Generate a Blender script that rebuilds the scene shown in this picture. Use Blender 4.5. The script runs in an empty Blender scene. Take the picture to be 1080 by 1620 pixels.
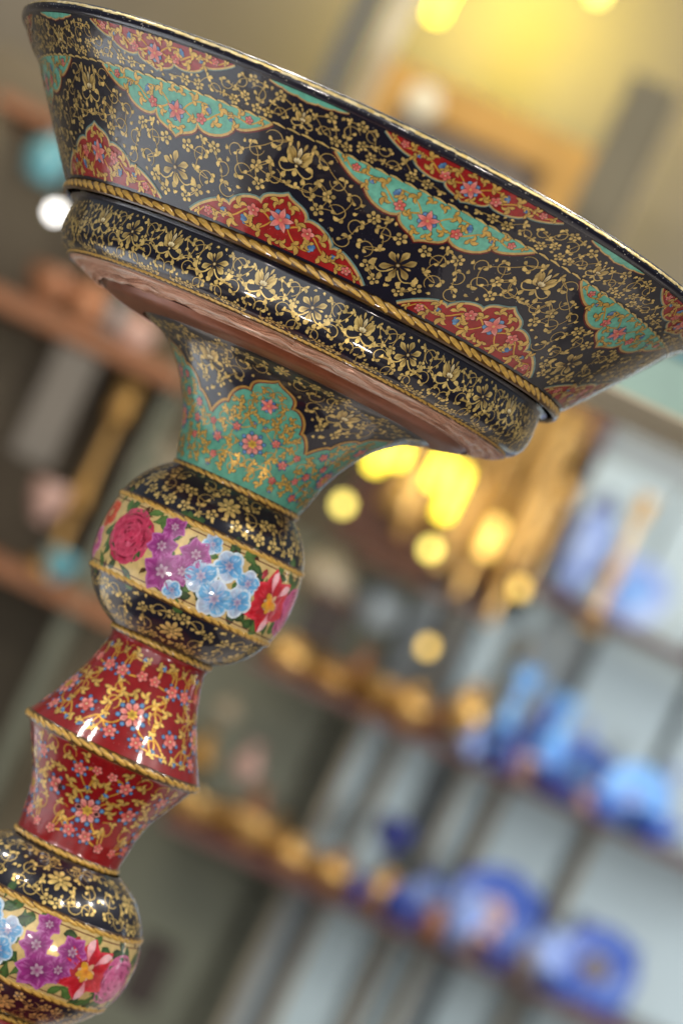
import bpy, math, random
import numpy as np
from mathutils import Matrix, Vector
random.seed(7)
S = bpy.context.scene
PI = math.pi
D2R = PI / 180
K = 0.00025                      # metres per unit of the drawing the bowl was measured in
CD = 1.185                       # camera to bowl axis
F = CD / K
BASE = 1720                      # drawing units from the rim plane down to the table
TABLE = 0.9
ROLL = 25 * D2R
CR, SR = math.cos(ROLL), math.sin(ROLL)
CAM = Vector(((831.7 - 664) * K, -CD, TABLE + (BASE - 693) * K))

# ------------------------------------------------------------------ camera
cd = bpy.data.cameras.new('camera'); cam = bpy.data.objects.new('camera', cd)
S.collection.objects.link(cam); S.camera = cam
right = Vector((CR, 0, SR)); up = Vector((-SR, 0, CR)); back = Vector((0, -1, 0))
cam.matrix_world = Matrix(((right.x, up.x, back.x, CAM.x), (right.y, up.y, back.y, CAM.y),
                           (right.z, up.z, back.z, CAM.z), (0, 0, 0, 1)))
cd.sensor_fit = 'VERTICAL'; cd.sensor_height = 36; cd.sensor_width = 24
cd.lens = 36 * F / 1620
cd.shift_x = 79 / 1620; cd.shift_y = 169.6 / 1620
cd.clip_start = 0.05; cd.clip_end = 100
cd.dof.use_dof = True; cd.dof.focus_distance = 1.092; cd.dof.aperture_fstop = 6.9
S.view_settings.view_transform = 'Standard'; S.view_settings.look = 'None'
S.view_settings.exposure = 0.0; S.view_settings.gamma = 1
S.render.engine = 'CYCLES'
S.cycles.use_denoising = True
S.cycles.max_bounces = 6; S.cycles.sample_clamp_indirect = 3.0; S.cycles.sample_clamp_direct = 30.0

# ------------------------------------------------------------------ light of the shop, with added fills
W = bpy.data.worlds.new('World'); S.world = W; W.use_nodes = True
bg = W.node_tree.nodes['Background']
bg.inputs[0].default_value = (0.86, 0.93, 1.0, 1); bg.inputs[1].default_value = 0.19

def area(name, loc, target, sx, sy, power, col=(1, 1, 1)):
    l = bpy.data.lights.new(name, 'AREA'); l.shape = 'RECTANGLE'; l.size = sx; l.size_y = sy
    l.energy = power; l.color = col
    o = bpy.data.objects.new(name, l); S.collection.objects.link(o)
    o.location = loc
    o.rotation_euler = (Vector(target) - Vector(loc)).to_track_quat('-Z', 'Y').to_euler()
    return o
C0 = (0, 0, 1.25)
for az, rad, pw, sz in ((-112, 1.45, 11, .085), (-56, 1.45, 7, .07), (-40, 1.3, 4, .05), (22, 1.6, 4, .05), (48, 1.45, 7, .07), (75, 1.4, 9, .08), (106, 1.45, 11, .085), (160, 1.3, 9, .09), (-165, 1.3, 9, .09)):
    area('ceiling_lamp', (rad * math.sin(az * PI / 180), -rad * math.cos(az * PI / 180), 2.75), C0, sz, sz * 1.3, pw, (1, .96, .9))
area('shop_window', (-.9, -4.2, 1.4), C0, 4.2, 2.8, 56, (.95, .97, 1))
area('shelf_fill', (2.0, 1.1, 1.35), (.75, 3.3, 1.0), .5, 1.2, 62, (.95, .98, 1))  # added fill brightening the shelf panels from out of view
area('low_fill', (-.34, -.85, .93), (-.02, 0, 1.3), .06, .02, 1.5, (1, .9, .82))  # low fills added to lift the copper and streak the band
area('low_fill', (.05, -1.0, .93), (0, 0, 1.28), .05, .015, .8, (1, .9, .82))
area('low_fill', (.42, -.75, .93), (.02, 0, 1.3), .06, .02, 1.3, (1, .9, .82))
sl = bpy.data.lights.new('sheen_fill_spot', 'SPOT'); sl.energy = 30; sl.spot_size = 48 * PI / 180; sl.spot_blend = .3; sl.shadow_soft_size = .03; sl.color = (.95, .98, 1)  # added spot brightening the white sheet that the bowl wall mirrors
so = bpy.data.objects.new('sheen_fill_spot', sl); S.collection.objects.link(so); so.location = (-.66, -.05, 1.66)
so.rotation_euler = (Vector((-.45, .03, .9)) - so.location).to_track_quat('-Z', 'Y').to_euler()
area('shelf_fill', (-.5, 2.0, 2.9), (-.3, 3.2, 1.1), 1.0, .3, 26, (1, .9, .72))  # second added fill, warm, over the left of the shelves

# ------------------------------------------------------------------ helpers
def lin(c):
    if isinstance(c, str):
        c = tuple(int(c[i:i + 2], 16) / 255 for i in (0, 2, 4))
    return tuple((x / 12.92 if x <= .04045 else ((x + .055) / 1.055) ** 2.4) for x in c)
def mix(a, b, f): return tuple(x + (y - x) * f for x, y in zip(a, b))
def tag(o, label=None, cat=None, group=None, kind=None):
    if label: o['label'] = label
    if cat: o['category'] = cat
    if group: o['group'] = group
    if kind: o['kind'] = kind
    return o
def empty(name, loc, rz=0):
    o = bpy.data.objects.new(name, None); S.collection.objects.link(o)
    o.location = loc; o.rotation_euler = (0, 0, rz); o.empty_display_size = .05
    return o
def link(name, me, mat=None, parent=None):
    if mat is not None and not me.materials: me.materials.append(mat)
    o = bpy.data.objects.new(name, me); S.collection.objects.link(o)
    if parent is not None: o.parent = parent
    return o
def nodes(name):
    m = bpy.data.materials.new(name); m.use_nodes = True
    nt = m.node_tree
    return m, nt, nt.nodes['Principled BSDF']
def varied(name, col, rough=.4, metal=0, scale=30, amt=.25, coat=0, bump=0, bscale=80, spec=.5):
    """plain coloured surface with a little grain in colour and relief"""
    m, nt, p = nodes(name)
    tc = nt.nodes.new('ShaderNodeTexCoord')
    n = nt.nodes.new('ShaderNodeTexNoise'); n.inputs['Scale'].default_value = scale; n.inputs['Detail'].default_value = 4
    nt.links.new(tc.outputs['Object'], n.inputs['Vector'])
    r = nt.nodes.new('ShaderNodeMapRange'); r.inputs[3].default_value = 1 - amt; r.inputs[4].default_value = 1 + amt
    nt.links.new(n.outputs['Fac'], r.inputs[0])
    mx = nt.nodes.new('ShaderNodeVectorMath'); mx.operation = 'SCALE'
    mx.inputs[0].default_value = col; nt.links.new(r.outputs[0], mx.inputs['Scale'])
    nt.links.new(mx.outputs[0], p.inputs['Base Color'])
    p.inputs['Roughness'].default_value = rough; p.inputs['Metallic'].default_value = metal
    p.inputs['Coat Weight'].default_value = coat; p.inputs['Coat Roughness'].default_value = .06
    p.inputs['Specular IOR Level'].default_value = spec
    if bump:
        n2 = nt.nodes.new('ShaderNodeTexNoise'); n2.inputs['Scale'].default_value = bscale
        nt.links.new(tc.outputs['Object'], n2.inputs['Vector'])
        b = nt.nodes.new('ShaderNodeBump'); b.inputs['Strength'].default_value = bump; b.inputs['Distance'].default_value = .002
        nt.links.new(n2.outputs['Fac'], b.inputs['Height']); nt.links.new(b.outputs[0], p.inputs['Normal'])
        nt.links.new(b.outputs[0], p.inputs['Coat Normal'])
    return m

def lacquer(name, col=None, rough=.3, metal=0.0, var=(.86, 1.1)):
    """hand painted colour (the mesh's own paint colours when col is None) under a wavy clear varnish"""
    m, nt, p = nodes(name)
    tc = nt.nodes.new('ShaderNodeTexCoord')
    if col is None:
        a = nt.nodes.new('ShaderNodeVertexColor'); a.layer_name = 'paint'; src = a.outputs['Color']
        mt = nt.nodes.new('ShaderNodeMath'); mt.operation = 'MULTIPLY'; mt.inputs[1].default_value = .42
        nt.links.new(a.outputs['Alpha'], mt.inputs[0]); nt.links.new(mt.outputs[0], p.inputs['Metallic'])
    else:
        a = nt.nodes.new('ShaderNodeRGB'); a.outputs[0].default_value = (*col, 1); src = a.outputs[0]
    n = nt.nodes.new('ShaderNodeTexNoise'); n.inputs['Scale'].default_value = 420; n.inputs['Detail'].default_value = 5
    nt.links.new(tc.outputs['Object'], n.inputs['Vector'])
    r = nt.nodes.new('ShaderNodeMapRange'); r.inputs[1].default_value = .3; r.inputs[2].default_value = .7
    r.inputs[3].default_value = var[0]; r.inputs[4].default_value = var[1]
    nt.links.new(n.outputs['Fac'], r.inputs[0])
    mx = nt.nodes.new('ShaderNodeVectorMath'); mx.operation = 'SCALE'
    nt.links.new(src, mx.inputs[0]); nt.links.new(r.outputs[0], mx.inputs['Scale'])
    d = nt.nodes.new('ShaderNodeTexNoise'); d.inputs['Scale'].default_value = 1500; d.inputs['Detail'].default_value = 1
    nt.links.new(tc.outputs['Object'], d.inputs['Vector'])
    dr = nt.nodes.new('ShaderNodeMapRange'); dr.inputs[1].default_value = .74; dr.inputs[2].default_value = .80
    dr.inputs[3].default_value = 0; dr.inputs[4].default_value = .5; nt.links.new(d.outputs['Fac'], dr.inputs[0])
    dm = nt.nodes.new('ShaderNodeMix'); dm.data_type = 'RGBA'; dm.inputs['B'].default_value = (.5, .47, .42, 1)
    nt.links.new(dr.outputs[0], dm.inputs['Factor']); nt.links.new(mx.outputs[0], dm.inputs['A'])
    nt.links.new(dm.outputs['Result'], p.inputs['Base Color'])
    p.inputs['Roughness'].default_value = rough; p.inputs['Metallic'].default_value = metal
    p.inputs['Specular IOR Level'].default_value = .25
    p.inputs['Coat Weight'].default_value = 1; p.inputs['Coat IOR'].default_value = 1.52
    # varnish: slow waves, a few dull smears
    n2 = nt.nodes.new('ShaderNodeTexNoise'); n2.inputs['Scale'].default_value = 26; n2.inputs['Detail'].default_value = 2
    nt.links.new(tc.outputs['Object'], n2.inputs['Vector'])
    n3 = nt.nodes.new('ShaderNodeTexNoise'); n3.inputs['Scale'].default_value = 240; n3.inputs['Detail'].default_value = 2
    nt.links.new(tc.outputs['Object'], n3.inputs['Vector'])
    ad = nt.nodes.new('ShaderNodeMath'); ad.operation = 'MULTIPLY_ADD'; ad.inputs[1].default_value = .05
    nt.links.new(n3.outputs['Fac'], ad.inputs[0]); nt.links.new(n2.outputs['Fac'], ad.inputs[2])
    b = nt.nodes.new('ShaderNodeBump'); b.inputs['Strength'].default_value = .55; b.inputs['Distance'].default_value = .0022
    nt.links.new(ad.outputs[0], b.inputs['Height']); nt.links.new(b.outputs[0], p.inputs['Coat Normal'])
    r2 = nt.nodes.new('ShaderNodeMapRange'); r2.inputs[1].default_value = .35; r2.inputs[2].default_value = .75
    r2.inputs[3].default_value = .035; r2.inputs[4].default_value = .13
    n4 = nt.nodes.new('ShaderNodeTexNoise'); n4.inputs['Scale'].default_value = 55; n4.inputs['Detail'].default_value = 6
    nt.links.new(tc.outputs['Object'], n4.inputs['Vector'])
    nt.links.new(n4.outputs['Fac'], r2.inputs[0]); nt.links.new(r2.outputs[0], p.inputs['Coat Roughness'])
    return m

BLACK = lin('151320'); NAVY = lin('191728')
GOLD = lin('e8c878'); GOLDL = lin('f6e4b0'); GOLDD = lin('94702e'); GOLDB = lin('3a2a1a')
RED = lin('9c1c1a'); DRED = lin('850b0d'); MAROON = lin('6d2018'); TURQ = lin('6cb9a0'); TEAL = lin('6f8f88')
CORAL = lin('e0685c'); PINK = lin('eaa096'); BLUE = lin('4676a8'); DBLUE = lin('2a4a78'); LBLUE = lin('8fb9d6')
M_PAINT = lacquer('painted_ornament', rough=.36, var=(.74, 1.12))
M_BLACK = lacquer('black_lacquer', BLACK)
M_RED = lacquer('red_lacquer', DRED)
M_TURQ = lacquer('turquoise_lacquer', TURQ)
M_GOLDG = lacquer('gold_ground', lin('dcbe7c'), .3, .2, (.78, 1.08))
M_ROPE = lacquer('gold_rope', lin('d6a84c'), .35, .15, (.6, 1.1))
M_ROPEB = lacquer('rope_dark_bead', lin('50340f'))  # dark brown of the bead under the strands

# ------------------------------------------------------------------ surfaces of revolution and paint that lies on them
class Surf:
    def __init__(s, pts, cx=0.0, smooth=True):
        p = np.array(pts, float)
        if smooth and len(p) > 2:                       # centripetal-ish Catmull-Rom through the measured points
            out = []
            q = np.vstack([2 * p[0] - p[1], p, 2 * p[-1] - p[-2]])
            for i in range(1, len(q) - 2):
                for j in range(10):
                    u = j / 10
                    a, b, c, d = q[i - 1], q[i], q[i + 1], q[i + 2]
                    out.append(.5 * ((2 * b) + (-a + c) * u + (2 * a - 5 * b + 4 * c - d) * u * u + (-a + 3 * b - 3 * c + d) * u ** 3))
            out.append(p[-1]); p = np.array(out)
        elif len(p) == 2:
            f = np.linspace(0, 1, 9)[:, None]; p = p[0] * (1 - f) + p[1] * f
        s.p = p; s.cx = cx
        d = np.diff(p, axis=0)
        s.t = np.concatenate([[0], np.cumsum(np.hypot(d[:, 0], d[:, 1]))])
        g = np.gradient(p, s.t, axis=0); g /= np.hypot(g[:, 0], g[:, 1])[:, None]
        s.n = np.stack([-g[:, 1], g[:, 0]], 1)          # profiles run downwards, so this points outwards
        s.len = s.t[-1]
    def R(s, t): return float(np.interp(t, s.t, s.p[:, 0]))
    def at_z(s, z): return float(np.interp(-z, -s.p[:, 1], s.t))
    def P(s, th, t, off):
        """arrays th, t, off -> positions and normals (drawing units, z up from the table)"""
        r = np.interp(t, s.t, s.p[:, 0]); z = np.interp(t, s.t, s.p[:, 1])
        nr = np.interp(t, s.t, s.n[:, 0]); nz = np.interp(t, s.t, s.n[:, 1])
        rr = r + off * nr
        return (np.stack([s.cx + rr * np.sin(th), -rr * np.cos(th), z + off * nz + BASE], -1) * K,
                np.stack([nr * np.sin(th), -nr * np.cos(th), nz], -1))
    def lathe(s, name, mat, parent, seg=240, off=0.0):
        th = np.linspace(0, 2 * PI, seg, endpoint=False)
        T, A = np.meshgrid(s.t, th, indexing='ij')
        co, nn = s.P(A.ravel(), T.ravel(), np.full(A.size, off))
        m = len(s.t); fs = []
        for i in range(m - 1):
            for j in range(seg):
                j2 = (j + 1) % seg
                fs.append((i * seg + j, (i + 1) * seg + j, (i + 1) * seg + j2, i * seg + j2))
        me = bpy.data.meshes.new(name); me.from_pydata(co.tolist(), [], fs)
        me.polygons.foreach_set('use_smooth', [True] * len(fs)); me.update()
        return link(name, me, mat, parent)

class Paint:
    """collects brush strokes lying on a Surf; build() links them as one mesh"""
    def __init__(s, surf):
        s.f = surf; s.th = []; s.t = []; s.off = []; s.col = []; s.faces = []; s.i = 0
    def add(s, th, t, col, faces, layer):
        b = len(s.th); s.i += 1
        o = layer + (s.i % 23) * .002
        s.th += list(th); s.t += list(t); s.off += [o] * len(th); s.col += list(col)
        s.faces += [tuple(b + k for k in f) for f in faces]
    def strip(s, pts, w, cols, layer, mid=None, shift=0.0, closed=False):
        """pts (theta,t); w half widths; cols colours per point; mid colour along the spine"""
        p = np.array(pts, float); n = len(p)
        R = np.interp(p[:, 1], s.f.t, s.f.p[:, 0])
        m = np.stack([p[:, 0] * R.mean(), p[:, 1]], 1)
        if closed: d = np.roll(m, -1, 0) - np.roll(m, 1, 0)
        else: d = np.gradient(m, axis=0)
        d /= np.maximum(np.hypot(d[:, 0], d[:, 1]), 1e-9)[:, None]
        nx, ny = -d[:, 1], d[:, 0]
        w = np.broadcast_to(np.asarray(w, float), (n,))
        if not isinstance(cols, list): cols = [cols] * n
        sides = (-1, 0, 1) if mid is not None else (-1, 1)
        th, t, col = [], [], []
        for k in sides:
            th += list(p[:, 0] + nx * (w * k + shift) / R); t += list(p[:, 1] + ny * (w * k + shift))
            col += cols if k else (mid if isinstance(mid, list) else [mid] * n)
        fs = []
        for q in range(len(sides) - 1):
            for i in range(n - 1 + (1 if closed else 0)):
                j = (i + 1) % n
                fs.append((q * n + i, q * n + j, (q + 1) * n + j, (q + 1) * n + i))
        s.add(th, t, col, fs, layer)
    def disc(s, c, r, col, layer, n=9, rim=None, ry=None, rot=0):
        th, t = c; R = s.f.R(t); ry = ry or r
        ths, ts = [th], [t]
        for i in range(n):
            a = i * 2 * PI / n; x, y = r * math.cos(a), ry * math.sin(a)
            x, y = x * math.cos(rot) - y * math.sin(rot), x * math.sin(rot) + y * math.cos(rot)
            ths.append(th + x / R); ts.append(t + y)
        s.add(ths, ts, [col] + [rim or col] * n, [(0, i + 1, (i + 1) % n + 1) for i in range(n)], layer)
    def loc(s, c):
        R = s.f.R(c[1])
        return lambda x, y: (c[0] + x / R, c[1] + y)
    def petal(s, c, ang, r0, r1, w, base, tip, layer, kind='round', bend=0.0, mid=None, n=6):
        L = s.loc(c); pts, ws, cs, ms = [], [], [], []
        for i in range(n):
            u = i / (n - 1); r = r0 + (r1 - r0) * u; a = ang + bend * u * u
            pts.append(L(r * math.cos(a), r * math.sin(a)))
            if kind == 'round': ww = math.sqrt(max(0, 1 - (2 * (u * .94 + .06) - 1.08) ** 2)) if u < 1 else .25
            elif kind == 'point': ww = math.sin(PI * min(1, u * 1.02) ** .8) + .06
            else: ww = (math.sin(PI * u ** 1.7) + .12)              # leaf with its belly towards the tip
            ws.append(w * max(.05, ww)); cs.append(mix(base, tip, min(1, u * 1.5)))
            if mid is not None: ms.append(mix(mid, tip, u * u))
        s.strip(pts, ws, cs, layer, mid=ms if mid is not None else None)
    def build(s, name, parent, kind=None, mat=None):
        co, nn = s.f.P(np.array(s.th), np.array(s.t), np.array(s.off))
        me = bpy.data.meshes.new(name); me.from_pydata(co.tolist(), [], s.faces)
        a = me.color_attributes.new('paint', 'FLOAT_COLOR', 'POINT')
        c = np.ones((len(co), 4), np.float32); c[:, :3] = np.array(s.col)
        q = c[:, :3] / np.maximum(c[:, :1], 1e-5)          # alpha marks the gilt, which is partly metal
        c[:, 3] = ((q[:, 1] > .42) & (q[:, 1] < .8) & (q[:, 2] < .42) & (q[:, 2] < q[:, 1] * .75)); a.data.foreach_set('color', c.ravel())
        # faces must look outwards
        me.polygons.foreach_set('use_smooth', [True] * len(s.faces))
        me.update()
        pn = np.zeros(len(s.faces) * 3); me.polygons.foreach_get('normal', pn); pn = pn.reshape(-1, 3)
        first = np.array([f[0] for f in s.faces])
        flip = (pn * nn[first]).sum(1) < 0
        if flip.any():
            fs = [tuple(reversed(f)) if k else f for f, k in zip(s.faces, flip)]
            m2 = bpy.data.meshes.new(name); m2.from_pydata(co.tolist(), [], fs)
            a = m2.color_attributes.new('paint', 'FLOAT_COLOR', 'POINT'); a.data.foreach_set('color', c.ravel())
            m2.polygons.foreach_set('use_smooth', [True] * len(fs)); m2.update()
            bpy.data.meshes.remove(me); me = m2; me.name = name
        me.normals_split_custom_set_from_vertices(nn.tolist())
        o = link(name, me, mat or M_PAINT, parent)
        if kind: o['kind'] = kind
        return o

def bez(a, b, c, n=8):
    return [tuple((1 - u) ** 2 * x + 2 * u * (1 - u) * y + u * u * z for x, y, z in zip(a, b, c)) for u in [i / (n - 1) for i in range(n)]]

# ---- motifs in gold on black
def gv(v=.26): f = 1 + random.uniform(-v, v); return tuple(x * f for x in GOLD)
def blossom(P, c, r, n=5, layer=.4, a0=None, col=None, heart=True):
    a0 = random.uniform(0, 6) if a0 is None else a0
    for i in range(n):
        g = col or gv()
        P.petal(c, a0 + i * 2 * PI / n + random.uniform(-.1, .1), r * .36, r * random.uniform(.95, 1.1), r * .3 * 5 / max(n, 5) * 1.08, mix(g, GOLDB, .42), g, layer, n=6)
    if heart: P.disc(c, r * .19, col or gv(), layer, 7)
def leaf(P, c, ang, L, w, layer=.4, bend=0.5, col=None):
    g = col or gv(); P.petal(c, ang, 0, L, w, mix(g, GOLDD, .5), g, layer, 'leaf', bend, n=7)
def spiral(P, c, r, a0, hand, layer=.4, turn=.52, lw=.95, col=None, tip=True):
    """an open scroll: the stalk swings in and ends in comma shaped leaves"""
    L = P.loc(c); pts = []; n = 18
    for i in range(n):
        u = i / (n - 1); a = a0 + hand * u * turn * 2 * PI; q = r * (1.12 - .5 * u * u)
        pts.append(L(q * math.cos(a), q * math.sin(a)))
    P.strip(pts, [lw * (.5 + .6 * i / n) for i in range(n)], mix(col or GOLD, GOLDD, .3), layer)
    if tip:
        ae = a0 + hand * turn * 2 * PI
        leaf(P, pts[-1], ae + hand * 1.75, r * .8, r * .22, layer + .1, hand * .9, col)
        leaf(P, pts[-2], ae + hand * .55, r * .55, r * .17, layer + .1, hand * .9, col)
        leaf(P, L(r * .12 * math.cos(ae + 2.4), r * .12 * math.sin(ae + 2.4)), ae + hand * 2.6, r * .58, r * .18, layer + .12, hand * .7, col)
    return pts[0]
def sprig(P, c, r, a, layer=.4):
    L = P.loc(c); b = L(-r * .5 * math.cos(a), -r * .5 * math.sin(a))
    leaf(P, b, a, r * 1.35, r * .3, layer, .3)
    leaf(P, b, a + .75, r * 1.0, r * .25, layer, .5); leaf(P, b, a - .75, r * 1.0, r * .25, layer, -.5)
def lotus(P, c, r, layer=.45, up=-PI / 2):
    for sgn in (-1, 1):
        P.petal(c, up + sgn * 1.2, r * .12, r * 1.0, r * .10, GOLDD, gv(), layer, 'leaf', -sgn * .5, n=8)
        P.petal(c, up + sgn * .8, r * .12, r * 1.08, r * .11, GOLDD, gv(), layer + .03, 'leaf', -sgn * .12, mid=GOLDD, n=8)
        P.petal(c, up + sgn * .42, r * .14, r * 1.02, r * .10, GOLDD, gv(), layer + .06, 'leaf', sgn * .12, mid=GOLDD, n=8)
        P.petal(c, up + sgn * 1.75, r * .14, r * .66, r * .11, GOLDD, gv(), layer, 'leaf', -sgn * .9, n=7)
        L = P.loc(c)
        q = bez(L(0, r * .3), L(sgn * r * .75, r * .95), L(sgn * r * .98, r * .3), 9)
        P.strip(q, 1.0, GOLD, layer); leaf(P, q[-1], -PI / 2 - sgn * .4, r * .5, r * .14, layer + .1, -sgn * .8)
        leaf(P, q[3], PI / 2 - sgn * .5, r * .46, r * .13, layer + .1, sgn * .4)
        P.petal(c, up + sgn * .2, r * .75, r * 1.3, r * .07, GOLDD, gv(), layer, 'leaf', 0)
    P.petal(c, up, r * .1, r * .95, r * .10, GOLDD, GOLDL, layer + .1, 'leaf', 0, mid=GOLDD, n=8)
    for a in (0, .6, -.6): P.petal(c, up + a, 0, r * .34, r * .11, GOLDD, GOLDL, layer + .2, 'round')
    leaf(P, P.loc(c)(0, r * .22), PI / 2, r * .55, r * .13, layer, 0)
    P.disc(P.loc(c)(0, r * .14), r * .12, GOLDB, layer + .22, 8); P.disc(P.loc(c)(0, r * .14), r * .085, GOLDL, layer + .25, 7, GOLD)
def star(P, c, r, layer=.45, n=6, a0=-PI / 2, stalks=True):
    for i in range(n):
        a = a0 + i * 2 * PI / n + random.uniform(-.07, .07)
        P.petal(c, a, r * .2, r * random.uniform(.86, 1.0), r * .17, mix(GOLDD, GOLDB, .4), gv(), layer, 'leaf', random.uniform(-.15, .15), mid=mix(GOLDD, GOLDB, .5), n=8)
        if i % 2: P.petal(c, a + PI / n, r * .35, r * .72, r * .06, GOLDD, gv(), layer - .04, 'leaf')
    P.disc(c, r * .17, GOLDB, layer + .2, 8, GOLDB); P.disc(c, r * .11, GOLDL, layer + .3, 7, GOLDD)
    if stalks:
        L = P.loc(c)
        for sgn in (-1, 1):
            q = bez(L(sgn * r * .12, r * .3), L(sgn * r * .6, r * 1.0), L(sgn * r * 1.0, r * .66), 8)
            P.strip(q, 1.0, GOLD, layer); leaf(P, q[-1], -.3 if sgn > 0 else PI + .3, r * .5, r * .15, layer + .1, -sgn)
            leaf(P, q[4], PI / 2 + sgn * .3, r * .42, r * .13, layer + .1, 0)
        leaf(P, L(0, r * .62), PI / 2, r * .55, r * .15, layer, .2)
def rosette8(P, c, r, layer=.45):
    blossom(P, c, r, 8, layer, 0); blossom(P, c, r * .5, 6, layer + .15, .2)

# ---- coloured blossoms, each outlined with a fine dark brush
INK = lin('3a1a14')
def opetal(P, c, ang, r0, r1, w, base, tip, layer, kind='round', bend=0.0, mid=None, n=7, ink=.8):
    P.petal(c, ang, r0 - ink * .6, r1 + ink, w + ink, INK, INK, layer - .06, kind, bend, n=n)
    P.petal(c, ang, r0, r1, w, base, tip, layer, kind, bend, mid, n)
def flower_star(P, c, r, layer, a0=-PI / 2):
    for i in range(5): opetal(P, c, a0 + (i + .5) * 2 * PI / 5, r * .25, r * .95, r * .27, DBLUE, mix(BLUE, LBLUE, random.random() * .5), layer, 'round', 0)
    for i in range(5): opetal(P, c, a0 + i * 2 * PI / 5, r * .05, r * 1.15, r * .25, lin('c23a36'), PINK, layer + .12, 'point', 0, mid=CORAL, n=7)
    P.disc(c, r * .2, GOLD, layer + .25, 7, CORAL)
def flower_pink(P, c, r, layer, blue=False):
    a0 = random.uniform(0, 6)
    if blue:
        for i in range(6):
            q = P.loc(c)(1.12 * r * math.cos(a0 + i * PI / 3), 1.12 * r * math.sin(a0 + i * PI / 3))
            P.disc(q, r * .33, INK, layer - .06, 8); P.disc(q, r * .26, mix(BLUE, LBLUE, .2), layer, 8, BLUE)
    for i in range(5): opetal(P, c, a0 + (i + .5) * 2 * PI / 5, r * .18, r, r * .34, lin('c04440'), mix(CORAL, PINK, random.random() * .8), layer + .1, 'round', n=6)
    P.disc(c, r * .24, GOLDL, layer + .25, 7, lin('a52a26'))
def bud_blue(P, c, r, a, layer):
    for k in (-.6, .0, .6): opetal(P, c, a + k, 0, r, r * .34, DBLUE, mix(BLUE, LBLUE, random.random() * .5), layer, 'round', n=6, ink=.6)
    gleaf(P, c, a + 2.3, r * 1.2, layer + .1); gleaf(P, c, a - 2.3, r * 1.2, layer + .1)
def gleaf(P, c, a, L, layer):
    g = mix(GOLD, lin('e6ae3c'), .55); h = random.choice((-1, 1))
    for k, (b, l, w) in enumerate(((h * .7, 1.0, .2), (h * -.3, .72, .17), (h * 1.5, .62, .15))):
        opetal(P, c, a + (0, -h * .75, h * .35)[k], 0, L * l, L * w, mix(g, GOLDD, .35), g, layer + .04 * k, 'leaf', b, n=7, ink=.7)
def bigrosette(P, c, r, layer):
    for i in range(8):
        q = P.loc(c)(r * 1.05 * math.cos(i * PI / 4 + .39), r * 1.05 * math.sin(i * PI / 4 + .39))
        P.disc(q, r * .23, INK, layer - .06, 8); P.disc(q, r * .19, mix(BLUE, LBLUE, .45), layer, 8, BLUE)
    for i in range(8): opetal(P, c, i * PI / 4, r * .15, r * 1.0, r * .21, lin('c4504a'), PINK, layer + .1, 'leaf', 0, mid=CORAL, n=7)
    for i in range(6): P.petal(c, i * PI / 3, 0, r * .42, r * .13, GOLDD, lin('ecc048'), layer + .25, 'round', n=5)

# ---- filling an area with scrolls and blossoms
class Fill:
    def __init__(s, surf, th0, th1, t0, t1, inside=None, wrap=False):
        s.f = surf; s.b = (th0, th1, t0, t1); s.obs = []; s.inside = inside; s.nodes = []
    def block(s, c, r): s.obs.append((c[0], c[1], r))
    def free(s, c, r):
        th0, th1, t0, t1 = s.b; R = s.f.R(c[1])
        if c[1] - r * .8 < t0 or c[1] + r * .8 > t1: return False
        if (c[0] - th0) * R < r * .75 or (th1 - c[0]) * R < r * .75: return False
        for o in s.obs:
            dx = (o[0] - c[0]) * R; dy = o[1] - c[1]
            if dx * dx + dy * dy < (o[2] + r) ** 2: return False
        return True
    def throw(s, rmin, rmax, tries, gap=1.12):
        out = []
        for _ in range(tries):
            r = random.uniform(rmin, rmax)
            c = (random.uniform(*s.b[:2]), random.uniform(*s.b[2:]))
            if s.free(c, r * gap): s.block(c, r * gap * .97); out.append((c, r)); s.nodes.append(c)
        return out

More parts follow.
